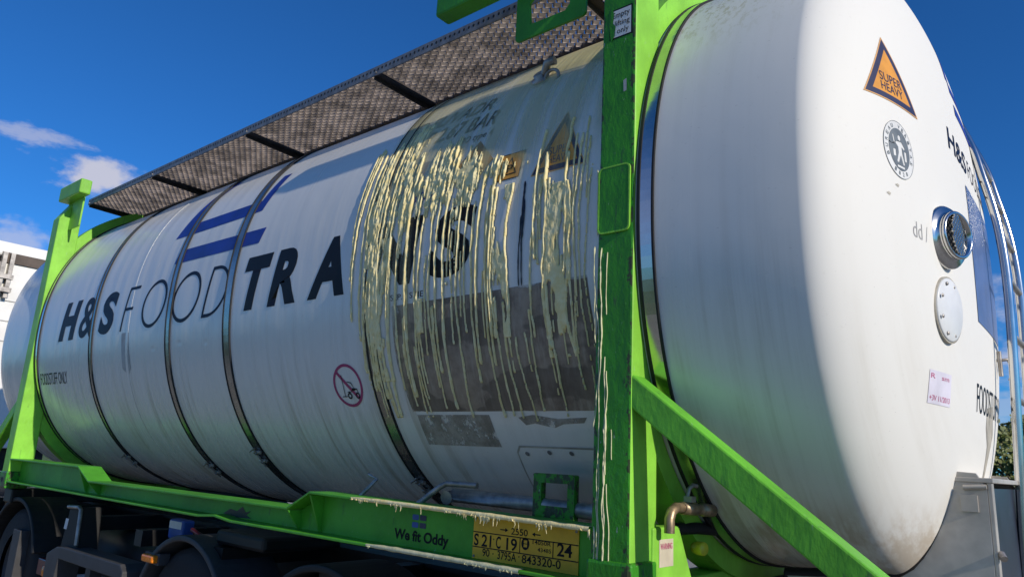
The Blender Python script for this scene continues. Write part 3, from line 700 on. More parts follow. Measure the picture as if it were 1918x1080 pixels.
def run(u0, z0, z1, w, h, wig=.012, lean=0., bead=1.5):
    global HF
    v0, v1 = S(z0), S(z1); sd = nr_.randint(10000); m = (v_ax < v0) & (v_ax > v1-.004); v = v_ax[m]; t = (v0-v)/(v0-v1)
    q = np.full_like(v, sd*.37)
    uc = u0 + lean*t + wig*(vnoise(v*4, q, sd)-.5)*2 + wig*.35*(vnoise(v*17, q, sd+1)-.5)*2
    ww = w*(.55+.9*vnoise(v*13, q, sd+2))*(1-.55*t)*(.75+.6*vnoise(v*48, q, sd+3)); ww *= 1+bead*.5*np.exp(-((t-.985)/.012)**2)
    ww *= np.clip((1.004-t)/.006, .0, 1)**.5*np.clip(t/.03, .15, 1); ww = np.maximum(ww, 1e-5)
    hh_ = h*(.6+.8*vnoise(v*31, q, sd+5))*(1+.5*np.exp(-((t-.98)/.015)**2))
    rows_ = np.where(m)[0]
    d = (UU[rows_]-uc[:, None])/ww[:, None]; p = np.where(np.abs(d) < 1, hh_[:, None]*(1-d*d)**.5, 0)
    HF[rows_] = np.maximum(HF[rows_], p)
pxs = [640, 660, 690, 760, 808, 885, 960, 1000, 1070, 1100]; xsx = [-1.50, -1.43, -1.325, -1.057, -.893, -.642, -.43, -.32, -.129, -.05]
PX = lambda a: float(np.interp(a, pxs, xsx))
# clot at the upper centre and the thick curtain on the left: merged, crumpled sheets
str_ = fbm(UU*48, VV*3.0, 3)
cl = sstep(.0, .12, .215 - np.maximum(0, np.abs(UU+.84)-.10)*.95 - np.abs(ZZ-.315-.10*(UU+.84)*-.6)*1.35 + (str_-.5)*.62)
cl2 = sstep(.0, .1, .105 - np.abs(UU+1.16+.16*(ZZ-.4))*1.15 - np.maximum(0, np.abs(ZZ-.44)-.24)*.9 + (fbm(UU*40, VV*2.4, 13)-.5)*.42)
cu = sstep(.0, .06, .072 - np.abs(UU+1.315-.12*np.clip(-.3-ZZ, 0, 1)-.06*np.clip(ZZ-.2, 0, 1)) - .5*np.clip(ZZ-.58, 0, 1) - .35*np.clip(-.52-ZZ, 0, 1) + (fbm(UU*42, VV*2.2, 7)-.5)*.20)
ridge = fbm(UU*75, VV*7, 21); ridge2 = fbm(UU*60, VV*38, 31)
for m_, hb in ((cl, .010), (cl2, .0075), (cu, .0075)):
    HF = np.maximum(HF, np.where(m_ > .03, m_*hb*np.clip((ridge-.46)*3.6+(ridge2-.5)*1.6, np.where(m_ > .8, .16, 0.0)*(fbm(UU*18, VV*9, 77) > .47), 1.2), 0))
# translucent smears to the right keep thin, torn bodies with raised rims
for uc, z0, z1, w in ((PX(940), .22, -.47, .042), (PX(1045), .17, -.56, .055), (PX(1020), .20, -.1, .025), (PX(790), -.22, -.42, .02), (PX(715), .1, -.62, .05)):
    wv_ = w*(.55+.9*fbm(VV[:, :1]*5, VV[:, :1]*0+uc*9, 41)); e = np.abs(UU-uc-.03*(fbm(VV[:, :1]*3, VV[:, :1]*0+uc*5, 43)-.5)*2)/wv_
    inz = sstep(z1, z1+.12, ZZ)*sstep(z0, z0-.05, ZZ); tear = fbm(UU*26, VV*6, 47)
    body = np.where((e < 1) & (tear > .50), .0016+.004*np.clip(tear-.5, 0, 1)*4*ridge2, 0); rim = np.exp(-((e-.93)/.10)**2)*.0042*(ridge2+.3)
    HF = np.maximum(HF, np.where(inz > .2, np.maximum(body, np.where(rim > .0014, rim, 0)), 0))
# long runs, uneven in spacing, width and length
for a, z0, z1, w, h, wg in ((648, .60, -.10, .0028, .003, .006), (656, .66, -.32, .0034, .0035, .006), (661, .62, .2, .0025, .003, .004), (672, .62, -.38, .005, .004, .008), (680, .5, -.55, .006, .005, .012), (688, .6, -.62, .007, .006, .012), (697, .62, -.70, .008, .006, .014),
                            (703, .4, -.45, .006, .005, .014), (711, .3, -.73, .006, .005, .014), (722, .52, -.30, .004, .004, .012), (729, .4, -.74, .0055, .005, .016), (744, .45, -.60, .004, .004, .01), (757, .5, -.72, .0075, .006, .008), (761, .3, -.20, .003, .003, .01),
                            (776, .3, -.52, .0035, .004, .008), (788, .4, -.33, .0045, .004, .01), (804, .25, -.73, .0038, .004, .008), (816, .3, -.58, .0045, .0045, .01), (833, .28, -.70, .0062, .005, .007), (841, .2, -.28, .0025, .003, .006), (858, .22, -.72, .0035, .004, .01),
                            (871, .3, -.40, .003, .003, .008), (884, .18, -.66, .0045, .004, .01), (897, .28, -.55, .0062, .005, .008), (912, .25, -.73, .0036, .004, .01), (921, .30, -.60, .0068, .006, .01), (934, -.25, -.74, .003, .003, .01), (952, .0, -.62, .003, .003, .01),
                            (968, -.42, -.74, .002, .003, .012), (981, -.44, -.68, .002, .0025, .01), (998, .30, -.5, .0035, .004, .01), (1006, .42, -.26, .0055, .005, .01), (1019, .30, -.60, .0068, .006, .012), (1031, -.5, -.74, .0025, .003, .01), (1052, .45, .02, .004, .004, .012),
                            (1060, .28, -.3, .0045, .005, .012), (1068, -.1, -.74, .0034, .004, .01), (1076, .36, -.52, .0028, .003, .012), (1088, .45, -.74, .0024, .003, .012), (1098, .2, -.6, .002, .003, .01)):
    run(PX(a)+nr_.uniform(-.006, .006), z0+nr_.uniform(-.03, .03), max(-.76, z1+nr_.uniform(-.03, .12)), w*1.05, h, wg, lean=nr_.uniform(-.01, .01))
for k in range(46):                                   # thin secondary threads and the forked tails low down
    a = nr_.choice([nr_.uniform(680, 760), nr_.uniform(740, 930), nr_.uniform(930, 1095)], p=[.4, .45, .15]); z0 = nr_.uniform(-.45, .42); run(PX(a), z0, max(-.745, z0-nr_.uniform(.08, .5)), nr_.uniform(.0018, .0034), nr_.uniform(.002, .0035), .01)
HF *= .85+.3*ridge2
nv_, nu_ = UU.shape; on = HF > .0007
yv = np.interp(VV, arc, yy); t_ = np.abs(yv)/A; ny_ = -(t_**(N-1))/A; nz_ = np.sign(ZZ)*(np.abs(ZZ)/B)**(N-1)/B; ln = np.hypot(ny_, nz_); ny_ /= ln; nz_ /= ln
off = np.where(on, .0078+HF, .0035); PXYZ = np.stack([UU, yv+ny_*off, ZZ+nz_*off], -1).reshape(-1, 3)
idx = np.arange(nv_*nu_).reshape(nv_, nu_); anyon = on[:-1, :-1] | on[1:, :-1] | on[:-1, 1:] | on[1:, 1:]
fq = np.stack([idx[:-1, :-1], idx[:-1, 1:], idx[1:, 1:], idx[1:, :-1]], -1)[anyon]
used, inv = np.unique(fq, return_inverse=True); me = bpy.data.meshes.new('coating_spill'); me.from_pydata(PXYZ[used].tolist(), [], inv.reshape(-1, 4).tolist()); me.materials.append(M['coating'])
me.polygons.foreach_set('use_smooth', [True]*len(me.polygons)); link(bpy.data.objects.new('coating_spill', me), tc)
mb = MB()
for u, v0, v1, w_ in ((-.372, .20, -.05, .0055), (-.366, .12, -.24, .0035), (-.38, .05, -.24, .003)): drip(mb, on_side(.004), u, S(v0), S(v1), w_, .002, .012, rough=.5)
mb.build('dark_drip', 'black_drip', tc)
# drips down the near post
PF = on_plane((0, -YO, 0), (1, 0, 0), (0, 0, 1), (0, -1, 0), .001); mb = MB()
for u, v0, v1, w_, h_ in ((.002, .16, -.10, .004, .004), (.008, .10, -.06, .003, .003), (.010, -.14, -.50, .0035, .005), (.022, -.15, -1.30, .0032, .005), (.034, -.17, -.40, .0022, .003), (.040, -.55, -1.30, .0035, .005), (.046, -.72, -1.30, .0045, .007), (.058, -.6, -.95, .002, .003),
                           (.004, -.35, -.8, .003, .004), (.010, -1.12, -1.28, .0035, .004), (.062, -.98, -1.3, .0022, .003), (.033, -.9, -1.28, .002, .003), (.075, -.8, -.9, .0015, .002)):
    drip(mb, PF, u, v0, v1, w_*.66, h_*.7, .022, rough=.9)
mb.build('coating_drips', 'coating_post', pn)
# sticker and pressed plate on the near post
decal('handling_sticker', [shapes([rect(.038, .128, .695, .812)]), shapes([rect(.032, .134, .689, .818), rect(.038, .128, .695, .812)])], PF, ['label_white', 'black_print'], pn, cut=None)
decal('sticker_print', [join(fit(text('Empty', .004), .044, .122, .770, .803), fit(text('lifting', .004), .056, .122, .735, .766), fit(text('only', .004), .066, .118, .700, .731))], lambda u, v, h=0.: PF(u, v, h+.001), ['black_print'], pn, cut=None)
decal('paint_smear', [shapes([[(.034, .815), (.046, .82), (.052, .80), (.048, .76), (.06, .74), (.056, .70), (.040, .68), (.036, .72), (.030, .76)]])], lambda u, v, h=0.: PF(u, v, h+.002), ['green_rough_shaded'], pn, cut=None)
decal('sticker_scrap', [shapes([[(.098, .50), (.112, .505), (.113, .455), (.100, .452)]])], PF, ['stain_grey'], pn, cut=None)
decal('plate_rim', [shapes([rrect(.001, .137, -.10, .160, .022), rrect(.007, .131, -.094, .154, .017)])], PF, ['green'], pn, cut=None, thick=.007)
decal('lock_plate', [shapes([rrect(.006, .132, -.095, .155, .018)])], PF, ['green_rough_shaded'], pn, cut=None, thick=.006)

# coating that ran over the rail edges
def fringe(x0, x1, zt, n_, lmin, lmax, m, seed):
    rr_ = random.Random(seed); mb = MB()
    k = 60; vs3 = []
    zf = zt if callable(zt) else (lambda x: zt)
    for i in range(k+1):
        x = x0+(x1-x0)*i/k; q = .005+.004*mnoise.noise((x*20, seed, 0)); z = zf(x); fade = min(1, (x-x0)/.15+.2)
        vs3 += [(x, -YO+.05*fade, z+.001), (x, -YO+.03*fade, z+q*.6*fade+.001), (x, -YO-.004, z+q*fade), (x, -YO-.005*fade-.001, z-.004), (x, -YO-.003, z-.008-q*.6*fade), (x, -YO+.002, z-.009)]
    mb.add(vs3, [(i*6+a, i*6+a+1, i*6+7+a, i*6+6+a) for i in range(k) for a in range(5)], True)
    cs = [rr_.uniform(x0, x1) for _ in range(max(3, n_//5))]
    for i in range(n_):
        x = min(x1, max(x0, rr_.choice(cs)+rr_.gauss(0, .018))); L = lmin+(lmax-lmin)*rr_.random()**3; r = rr_.uniform(.0018, .005)*(.6+.5*rr_.random()); z = zf(x)-.007; y = -YO-.003
        mb.tube([(x, y, z), (x+rr_.uniform(-.003, .003), y, z-L*.55), (x+rr_.uniform(-.004, .004), y, z-L)], [r*1.5, r*.8, r*.3], 6)
    return mb.build('coating_fringe', m, rl)
fringe(-1.28, -.005, lambda x: -1.112-(x+1.6)*.0094, 110, .003, .034, 'coating', 3)
fringe(-1.15, -.30, -1.300, 40, .001, .012, 'coating_post', 5)

# ---- markings on the rail web
WF = on_plane((0, -1.205, 0), (1, 0, 0), (0, 0, 1), (0, -1, 0), .0015)
decal('rail_lettering', [fit(text('We fit Oddy', .03), -1.075, -.745, -1.285, -1.228)], WF, ['black_print'], rl, cut=None)
decal('rail_emblem', [join(shapes([rrect(-.967, -.928, -1.185, -1.163, .005)]), shapes([rrect(-.967, -.928, -1.216, -1.194, .005)])), join(shapes([rrect(-.921, -.882, -1.185, -1.163, .005)]), shapes([rrect(-.921, -.882, -1.216, -1.194, .005)]))], WF, ['blue_label', 'sign_navy'], rl, cut=None)
decal('scuff_mark', [shapes([[(-2.50, -1.285), (-2.43, -1.255), (-2.36, -1.262), (-2.31, -1.235), (-2.27, -1.262), (-2.22, -1.25), (-2.26, -1.275), (-2.21, -1.29), (-2.34, -1.294)]])], WF, ['black_drip'], rl, cut=None)
cp = decal('code_plate', [shapes([rect(-.608, -.105, -1.297, -1.140)])], WF, ['uic_yellow'], rl, cut=None, thick=.003)
def cline(x0, x1, y0, y1): return shapes([rect(x0, x1, y0, y1)])
z1, z2 = -1.198, -1.253
items = [cline(-.608, -.105, z1-.002, z1+.002), cline(-.608, -.105, z2-.002, z2+.002), cline(-.372, -.368, z2+.002, z1-.002), cline(-.218, -.214, z2+.002, z1-.002),
         fit(text('2550', .012), -.415, -.335, -1.191, -1.167), shapes([[(-.47, -1.176), (-.445, -1.176), (-.445, -1.170), (-.43, -1.178), (-.445, -1.186), (-.445, -1.180), (-.47, -1.180)]]),
         shapes([[(-.275, -1.178), (-.30, -1.178), (-.30, -1.172), (-.315, -1.180), (-.30, -1.188), (-.30, -1.182), (-.275, -1.182)]]),
         fit(text('S', .02), -.602, -.578, -1.249, -1.204), fit(text('21', .02), -.562, -.512, -1.249, -1.204), shapes([circ(-.500, -1.217, .003, n=8)]), fit(text('C', .02), -.488, -.464, -1.249, -1.204), fit(text('19', .02), -.436, -.384, -1.249, -1.204),
         shapes([circ(-.344, -1.217, .019, .022), rect(-.352, -.336, -1.216, -1.205), rect(-.352, -.336, -1.229, -1.2185)]), fit(text('14050R', .01), -.310, -.226, -1.214, -1.199), fit(text('43485', .01), -.286, -.224, -1.238, -1.224),
         fit(text('24', .02), -.198, -.132, -1.243, -1.198), fit(text('90', .012), -.555, -.518, -1.284, -1.256), shapes([circ(-.500, -1.27, .003, n=8)]), fit(text('3795A', .012), -.478, -.385, -1.286, -1.256),
         shapes([circ(-.372, -1.266, .003, n=8)]), fit(text('843320-0', .012), -.358, -.180, -1.286, -1.256)]
decal('plate_print', [join(*items)], lambda u, v, h=0.: WF(u, v, h+.0036), ['black_print'], cp, cut=None)
for x, z in ((-.598, -1.148), (-.115, -1.152), (-.598, -1.288)):
    decal('rivet', [shapes([circ(x, z, .005, n=12)])], lambda u, v, h=0.: WF(u, v, h+.004), ['edge_metal'], cp, cut=None, thick=.002)

# ---- fittings and markings on the dished end
tri_sign(on_dome(-.925, .405, .0015), .335, .27, tc)
bv = on_dome(-.938, .143, .0015); em = decal('class_emblem', [shapes([circ(0, 0, .092, .103)])], bv, ['label_white'], tc, .025, .025)
bv2 = lambda u, v, h=0.: bv(u, v, h+.0008)
ringt = []
for i, ch in enumerate('BUREAU VERITAS'):
    if ch == ' ': continue
    a = R(200 - i*220/13); cx, cy = .076*math.cos(a), .087*math.sin(a); v, f = fit(text(ch, .01), -.006, .006, -.007, .007); ca, sa = math.cos(a-math.pi/2), math.sin(a-math.pi/2)
    ringt.append(([(cx+x*ca-y*sa, cy+x*sa+y*ca) for x, y in v], f))
for i, ch in enumerate('1828'):
    a = R(-118+i*18); cx, cy = .076*math.cos(a), .087*math.sin(a); v, f = fit(text(ch, .01), -.005, .005, -.007, .007); ca, sa = math.cos(a+math.pi/2), math.sin(a+math.pi/2)
    ringt.append(([(cx+x*ca-y*sa, cy+x*sa+y*ca) for x, y in v], f))
fig = [circ(.004, .043, .009, .010, 14), [(-.012, .028), (.016, .03), (.034, .012), (.030, .004), (.014, .012), (.016, -.014), (.026, -.05), (.016, -.052), (.004, -.02), (-.012, -.05), (-.022, -.046), (-.008, -.012), (-.008, .008), (-.026, .022), (-.03, .048), (-.037, .046), (-.032, .016)]]
decal('emblem_print', [join(shapes([circ(0, 0, .064, .076), *fig, rect(-.04, -.025, -.03, -.005), rect(.028, .042, -.035, .0), rect(-.022, .024, -.066, -.058)]), shapes([circ(0, 0, .092, .103), circ(0, 0, .0905, .1015)]), *ringt)], bv2, ['emblem_grey'], em, .025, .025)
ed = on_dome(-.1, .39, .0015)
decal('end_lettering', [join(fit(text('H&S', .016), -.29, .06, -.05, .05, .2))], ed, ['navy'], tc, .04, .04)
decal('end_lettering', [join(fit(text('FOOD', -.012), .10, .42, -.045, .045, .2), fit(text('TRANS', .02), .45, .85, -.045, .045, .2))], ed, ['navy'], tc, .04, .04)
ld = on_dome(.32, .75, .0015)
decal('end_logo', [join(shapes([rect(-.40, .40, -.14, -.08, .3)]), shapes([rect(-.40, .40, -.03, .03, .3)]), shapes([rect(-.40, -.33, .03, .26, .3)]))], ld, ['logo_blue'], tc, .04, .04)
decal('placard_panel', [shapes([rect(-.385, .315, -.285, .285)])], on_dome(.25, -.012, .002), ['panel_blue'], tc, .05, .05)
decal('end_lettering', [fit(text('FOODSTUFF ONLY', -.004), -.01, .85, -.055, .055)], on_dome(-.205, -.6, .0015), ['black_print'], tc, .04, .04)
od = on_dome(-.83, -.115, .0012); decal('worn_lettering', [fit(text('dd /', -.01), -.06, .05, -.028, .028)], od, ['stain_grey'], tc, .03, .03)
lb = on_dome(-.672, -.615, .0015); ll = decal('paper_label', [shapes([rect(-.095, .095, -.055, .055)])], lb, ['label_lilac'], tc, .03, .03)
decal('label_print', [fit(text('R   sm'), -.085, .07, .028, .044)], lambda u, v, h=0.: lb(u, v, h+.0008), ['pink_print'], ll, .03, .03)
decal('label_print', [fit(text('+3V 11/2013'), -.085, .085, -.044, -.026)], lambda u, v, h=0.: lb(u, v, h+.0008), ['pink_print'], ll, .03, .03)
decal('dirt_run', [shapes([[(-.10, .10), (.06, .12), (.08, .0), (.0, -.10), (-.05, -.2), (-.08, -.18), (-.06, -.05), (-.12, .02)]])], on_dome(.12, -.72, .0012), ['stain'], tc, .04, .04)
sc_ = [on_dome(y, z, .0012) for y, z in ((-1.02, -.03), (-.97, .01), (-.92, -.07))]
for q in sc_[:2]: decal('scuff_mark', [shapes([[(-.012, .0), (.0, .006), (.012, .002), (.006, -.006), (-.004, -.003)]])], q, ['stain'], tc, None)
# vent
vf = on_dome(-.63, -.088, 0); mb = MB(); ax = (vf.n+Vector((0, -.27, -.02))).normalized(); p0 = vf.p0+ax*.014
mb.lathe([(r_*.88, h_*.88) for r_, h_ in [(0, .003), (.118, -.10), (.118, -.012), (.128, -.012), (.128, .003), (.12, .012), (.10, .016), (.092, .024), (.092, .03)]], p0, ax, 40); vt = mb.build('vent_flange', 'polished', tc)
mb = MB(); mb.lathe([(r_*.88, h_*.88) for r_, h_ in [(.086, .02), (.086, .034), (.09, .03), (.096, .032), (.096, .045), (.092, .049), (.083, .049), (.081, .025)]], p0, ax, 40); mb.build('vent_collar', 'polished', vt)
mb = MB(); mb.lathe([(r_*.88, h_*.88) for r_, h_ in [(.083, .026), (.0005, .026)]], p0, ax, 32); mb.build('vent_cavity', 'black_rubber', vt)
mb = MB(); u_ = vf.tu; v_ = vf.tv; c0 = p0+ax*.0405
for k in range(-4, 5):
    o_ = k*.016; hl = math.sqrt(max(0, (.072)**2-o_**2))
    if hl < .02: continue
    for d1, d2 in ((u_+v_, u_-v_), (u_-v_, u_+v_)):
        d1 = d1.normalized(); d2 = d2.normalized(); mb.tube([c0+d2*o_-d1*hl, c0+d2*o_+d1*hl], .0034, 5)
mb.build('vent_mesh', 'polished', vt)
# blind cover
cf = on_dome(-.635, -.345, 0); cf.n = (cf.n+Vector((0, -.07, 0))).normalized(); cf.p0 = cf.p0+cf.n*.005; mb = MB(); mb.lathe([(0, .010), (.104, .010), (.109, .007), (.109, -.02)], cf.p0, cf.n, 40); cv = mb.build('blind_cover', 'cover_white', tc)
mb = MB(); mb.lathe([(.109, -.03), (.109, .005), (.115, .005), (.115, -.03)], cf.p0, cf.n, 40); mb.build('cover_seal', 'stain', cv)
for k in range(8):
    a = 2*math.pi*(k+.5)/8; q = cf.p0+cf.n*.01+cf.tu*.092*math.cos(a)+cf.tv*.092*math.sin(a)
    mb = MB(); mb.lathe([(0, .004), (.005, .0035), (.007, 0)], q, cf.n, 10); mb.build('cover_bolt', 'galv', cv)
# latch handle
q = Vector((1.0, .385, -.40)); mb = MB(); mb.tube([q+Vector((.02, 0, .06)), q+Vector((.02, 0, -.05))], .009, 8); mb.tube([q+Vector((0, 0, .02)), q+Vector((.05, 0, .022)), q+Vector((.055, .05, .0))], .007, 8); mb.tube([q+Vector((.05, .0, .02)), q+Vector((.06, .03, -.03)), q+Vector((.04, .06, -.06))], .003, 6); mb.build('latch_handle', 'galv', tc)
# ladder: bowed stiles that follow the dish, rungs between
path = [(.70, .4, 1.12), (.88, .36, .92), (.99, .32, .66), (1.035, .3, .455), (1.073, .3, .22), (1.086, .3, -.03), (1.08, .3, -.337), (1.066, .3, -.677), (1.047, .3, -1.106), (1.04, .3, -1.33)]
def smooth(pts, k=6):
    out = []
    P_ = [Vector(p) for p in pts]
    for i in range(len(P_)-1):
        a, b, c, d = P_[max(i-1, 0)], P_[i], P_[i+1], P_[min(i+2, len(P_)-1)]
        for t in np.linspace(0, 1, k, endpoint=False): out.append(.5*((2*b)+(c-a)*t+(2*a-5*b+4*c-d)*t*t+(3*b-a-3*c+d)*t**3))
    return out+[P_[-1]]
st1 = smooth(path); mb = MB(); mb.tube(st1, .019, 12); ls = mb.build('ladder_stile', 'polished', tc)
st2 = [q+Vector((.012, .36, .0)) for q in st1]; mb = MB(); mb.tube(st2, .019, 12); mb.build('ladder_stile', 'polished', tc)
for k in range(10, len(st1)-2, 5):
    mb = MB(); mb.tube([st1[k], st2[k]], .013, 8); mb.build('ladder_rung', 'galv', tc)
# outlet cabinet let into the lower end
prof = []
for z in np.linspace(-.875, -1.36, 14):
    y_ = -.40; s = (abs(y_/A)**N+abs(z/B)**N)**(1/N); x = XS+DL*max(0, 1-s**DP)**(1/DQ) if s < 1 else .35
    prof.append((x-.03, z))
def cab(ya, yb): return MB().prism([(1.03, -1.45), (1.03, -.93), (1.0, -.88)] + prof + [(.3, -1.45)], 'y', ya, yb)
cb = cab(-.41, -.395).build('outlet_cabinet', 'stainless', tc, .002)
cab(.395, .41).build('cabinet_side', 'stainless', cb)
MB().box(1.012, 1.03, -.395, .395, -1.45, -.93).build('cabinet_front', 'cab_dark', cb)
MB().box(1.03, 1.045, -.41, -.37, -1.45, -.90).build('cabinet_edge', 'stainless', cb, .003); MB().box(1.03, 1.045, .37, .41, -1.45, -.90).build('cabinet_edge', 'stainless', cb, .003)
MB().box(.93, 1.05, -.415, .415, -.912, -.895).build('cabinet_roof', 'stainless', cb, .003)
mb = MB(); mb.tube([(x+.012, -.412, z) for x, z in prof], .016, 8); mb.build('cabinet_seal', 'black_rubber', cb)
mb = MB(); mb.box(.95, 1.0, -.425, -.41, -1.01, -.955); mb.tube([(.96, -.42, -.93), (1.03, -.42, -.925)], .009, 8); mb.build('cabinet_hinge', 'stainless', cb)
mb = MB(); mb.tube([(1.05, -.40, -1.14), (1.06, -.42, -1.155)], .012, 8); mb.build('cabinet_latch', 'galv', cb)

# ================================================================== TRAILER UNDER THE CONTAINER
tr_ = thing('container_trailer', 'dark container trailer chassis with black mudguards carrying the white tank', 'trailer', (-3.2, 0, GZ))
for y in (-.48, .48):
    mb = MB(); mb.box(-8.2, .9, y-.07, y+.07, -1.50, -1.475); mb.box(-8.2, .9, y-.01, y+.01, -1.83, -1.50); mb.box(-8.2, .9, y-.07, y+.07, -1.855, -1.83); mb.build('chassis_beam', 'chassis', tr_)
for x in (-7.6, -6.6, -5.6, -4.6, -3.6, -2.6, -1.6, -.6, .4):
    MB().box(x-.05, x+.05, -1.15, 1.15, -1.58, -1.48).build('cross_member', 'chassis', tr_)
for x in (-5.93, .07):
    MB().box(x-.09, x+.09, -1.24, 1.24, -1.475, -1.362).build('container_bolster', 'chassis', tr_, .01)
def wheel(x, y, dual):
    z = -2.0; sg = -1 if y < 0 else 1; mb = MB(); w2 = .15
    mb.lathe([(.30, -w2), (.44, -w2), (.485, -w2*.8), (.50, -w2*.4), (.50, w2*.4), (.485, w2*.8), (.44, w2), (.30, w2)], (x, y, z), (0, 1, 0), 40); ob = mb.build('wheel', 'tyre', tr_)
    mb = MB(); mb.lathe([(.30, sg*.12), (.28, sg*.10), (.2, sg*.02), (.14, sg*.02), (.13, sg*.12), (0, sg*.12)], (x, y, z), (0, 1, 0), 28); mb.build('rim', 'grey_plastic', ob)
for x in (-7.0, -5.72, -2.87, -1.55):
    for y in (-1.02, 1.02): wheel(x, y, False)
for x in (-7.0, -5.72, -2.87, -1.55): mb = MB(); mb.tube([(x, -.9, -2.0), (x, .9, -2.0)], .07, 10); mb.build('axle', 'chassis', tr_)
def mudguard(x, y, r, a0=20, a1=160, m='black_rubber'):
    pts = [(x+r*math.cos(R(a)), -2.0+r*math.sin(R(a))) for a in np.linspace(a0, a1, 28)]; pts2 = [(x+(r-.035)*math.cos(R(a)), -2.0+(r-.035)*math.sin(R(a))) for a in np.linspace(a1, a0, 28)]
    ys = sorted((y-.2, y+.2)); return MB().prism(pts+pts2, 'y', *ys).build('mudguard', m, tr_, .01)
for x in (-7.0, -5.72, -2.87, -1.55):
    for y in (-1.02, 1.02): mudguard(x, y, .58 if x < -5 else .56, m='grey_plastic' if x == -2.87 and y < 0 else 'black_rubber')
mb = MB(); mb.prism([(-4.78, -1.75), (-4.62, -1.69), (-4.5, -1.68), (-3.55, -1.68), (-3.5, -1.72), (-3.5, -1.77), (-4.55, -1.765), (-4.60, -2.05), (-4.78, -2.05)], 'y', -1.26, -1.10); mb.build('side_guard', 'grey_plastic', tr_, .008)
MB().box(-4.2, -4.12, -1.20, -1.12, -2.1, -1.775).build('guard_post', 'grey_plastic', tr_); MB().box(-3.66, -3.58, -1.20, -1.12, -2.1, -1.775).build('guard_post', 'grey_plastic', tr_)
mb = MB(); mb.prism([(-4.72, -1.72), (-4.66, -1.42), (-4.46, -1.405), (-4.42, -1.72)], 'y', -1.20, -1.05); ub = mb.build('upright_bracket', 'black_rubber', tr_, .01)
mb = MB(); mb.tube([(-4.66, -1.21, -1.415), (-4.47, -1.21, -1.405), (-4.43, -1.21, -1.42), (-4.41, -1.21, -1.66)], .014, 8); mb.build('bracket_pipe', 'galv', ub)
decal('reflector', [shapes([rect(-4.70, -4.645, -1.575, -1.50, .15)])], on_plane((0, -1.2, 0), (1, 0, 0), (0, 0, 1), (0, -1, 0), .002), ['label_white'], ub, cut=None)
MB().box(-3.31, -3.16, -1.25, -1.20, -1.63, -1.585).build('side_marker_lamp', 'amber', tr_, .012); MB().box(-3.33, -3.14, -1.215, -1.15, -1.64, -1.575).build('lamp_bracket', 'grey_plastic', tr_)
mb = MB(); mb.lathe([(0, .03), (.035, .025), (.045, .01), (.045, -.03)], (-4.83, -1.22, -1.885), (0, -1, 0), 18); mb.build('side_marker_lamp', 'amber', tr_)
MB().box(-5.15, -4.85, -1.18, -1.10, -1.95, -1.83).build('rear_lamp', 'red_lens', tr_, .01)
MB().box(-5.62, -5.46, -1.24, -1.15, -2.3, -1.66).build('flap_bracket', 'grey_plastic', tr_, .006)
MB().box(-3.46, -3.27, -1.03, -.95, -1.52, -1.40).build('fluid_bottle', 'blue_label', tr_, .012)
decal('bottle_label', [shapes([rect(-3.45, -3.29, -1.455, -1.41)])], on_plane((0, -1.03, 0), (1, 0, 0), (0, 0, 1), (0, -1, 0), .001), ['label_white'], tr_, cut=None)
mb = MB(); mb.tube([(-3.40, -1.03, -1.52), (-3.33, -1.05, -1.56), (-3.36, -1.04, -1.64)], .012, 8); mb.build('air_hose', 'blue_label', tr_)
mb = MB(); mb.tube([(-3.2, -1.0, -1.45), (-3.05, -1.08, -1.43), (-2.95, -1.05, -1.47), (-2.9, -1.0, -1.55)], .014, 8); mb.build('air_hose', 'red_lens', tr_)
MB().box(-2.7, -2.2, -1.12, -.60, -1.47, -1.39).build('control_box', 'chassis', tr_, .02)
mb = MB(); mb.lathe([(0, -.7), (.16, -.68), (.19, -.6), (.19, .6), (.16, .68), (0, .7)], (-4.3, -.75, -1.78), (1, 0, 0), 24); mb.build('air_tank', 'chassis', tr_)
MB().box(-.9, .4, -1.18, -.65, -2.1, -1.62).build('tool_box', 'chassis', tr_, .02)

# ================================================================== NEIGHBOURS AND BACKGROUND
# white box trailer whose front wall catches the sun
bt = thing('box_trailer', 'white box trailer with sunlit end wall behind the tank', 'trailer', (-12, -.5, GZ))
def bxl(x): return x
MB().box(-22, -10.0, -1.7, .85, -1.1, 1.34).build('cargo_body', 'trailer_white', bt, .02)
MB().box(-22, -9.98, -1.72, .87, 1.42, 1.62).build('roof', 'trailer_white', bt, .03)
MB().box(-21.9, -10.06, -1.66, .8, 1.34, 1.42).build('roof_gap', 'trailer_dark', bt)
MB().box(-10.01, -9.975, -.66, .86, 1.335, 1.475).build('head_board', 'trailer_dark', bt)
for dy in (0, .09):
    mb = MB(); mb.box(-9.99, -9.90, -.66+dy, -.61+dy, .85, 1.46); mb.box(-9.99, -9.88, -.68+dy, -.59+dy, 1.1, 1.16); mb.box(-9.99, -9.86, -.68+dy, -.59+dy, .92, .98); mb.build('door_lock_rod', 'galv', bt)
mb = MB(); mb.lathe([(0, .05), (.05, .04), (.06, 0)], (-9.99, -.64, .62), (1, 0, 0), 12); mb.build('marker_lamp', 'trailer_dark', bt)
for z in (.82, .55, .28): MB().box(-9.998, -9.99, -.55, .3, z, z+.012).build('wall_rib', 'stain_grey', bt)
for x in (-12.5, -13.8):
    for y in (-1.45, .6):
        mb = MB(); mb.lathe([(.28, -.15), (.47, -.15), (.5, -.08), (.5, .08), (.47, .15), (.28, .15)], (x, y, -2.0), (0, 1, 0), 28); mb.build('wheel', 'tyre', bt)
MB().box(-21, -10.3, -1.2, .4, -1.4, -1.1).build('chassis_frame', 'chassis', bt)

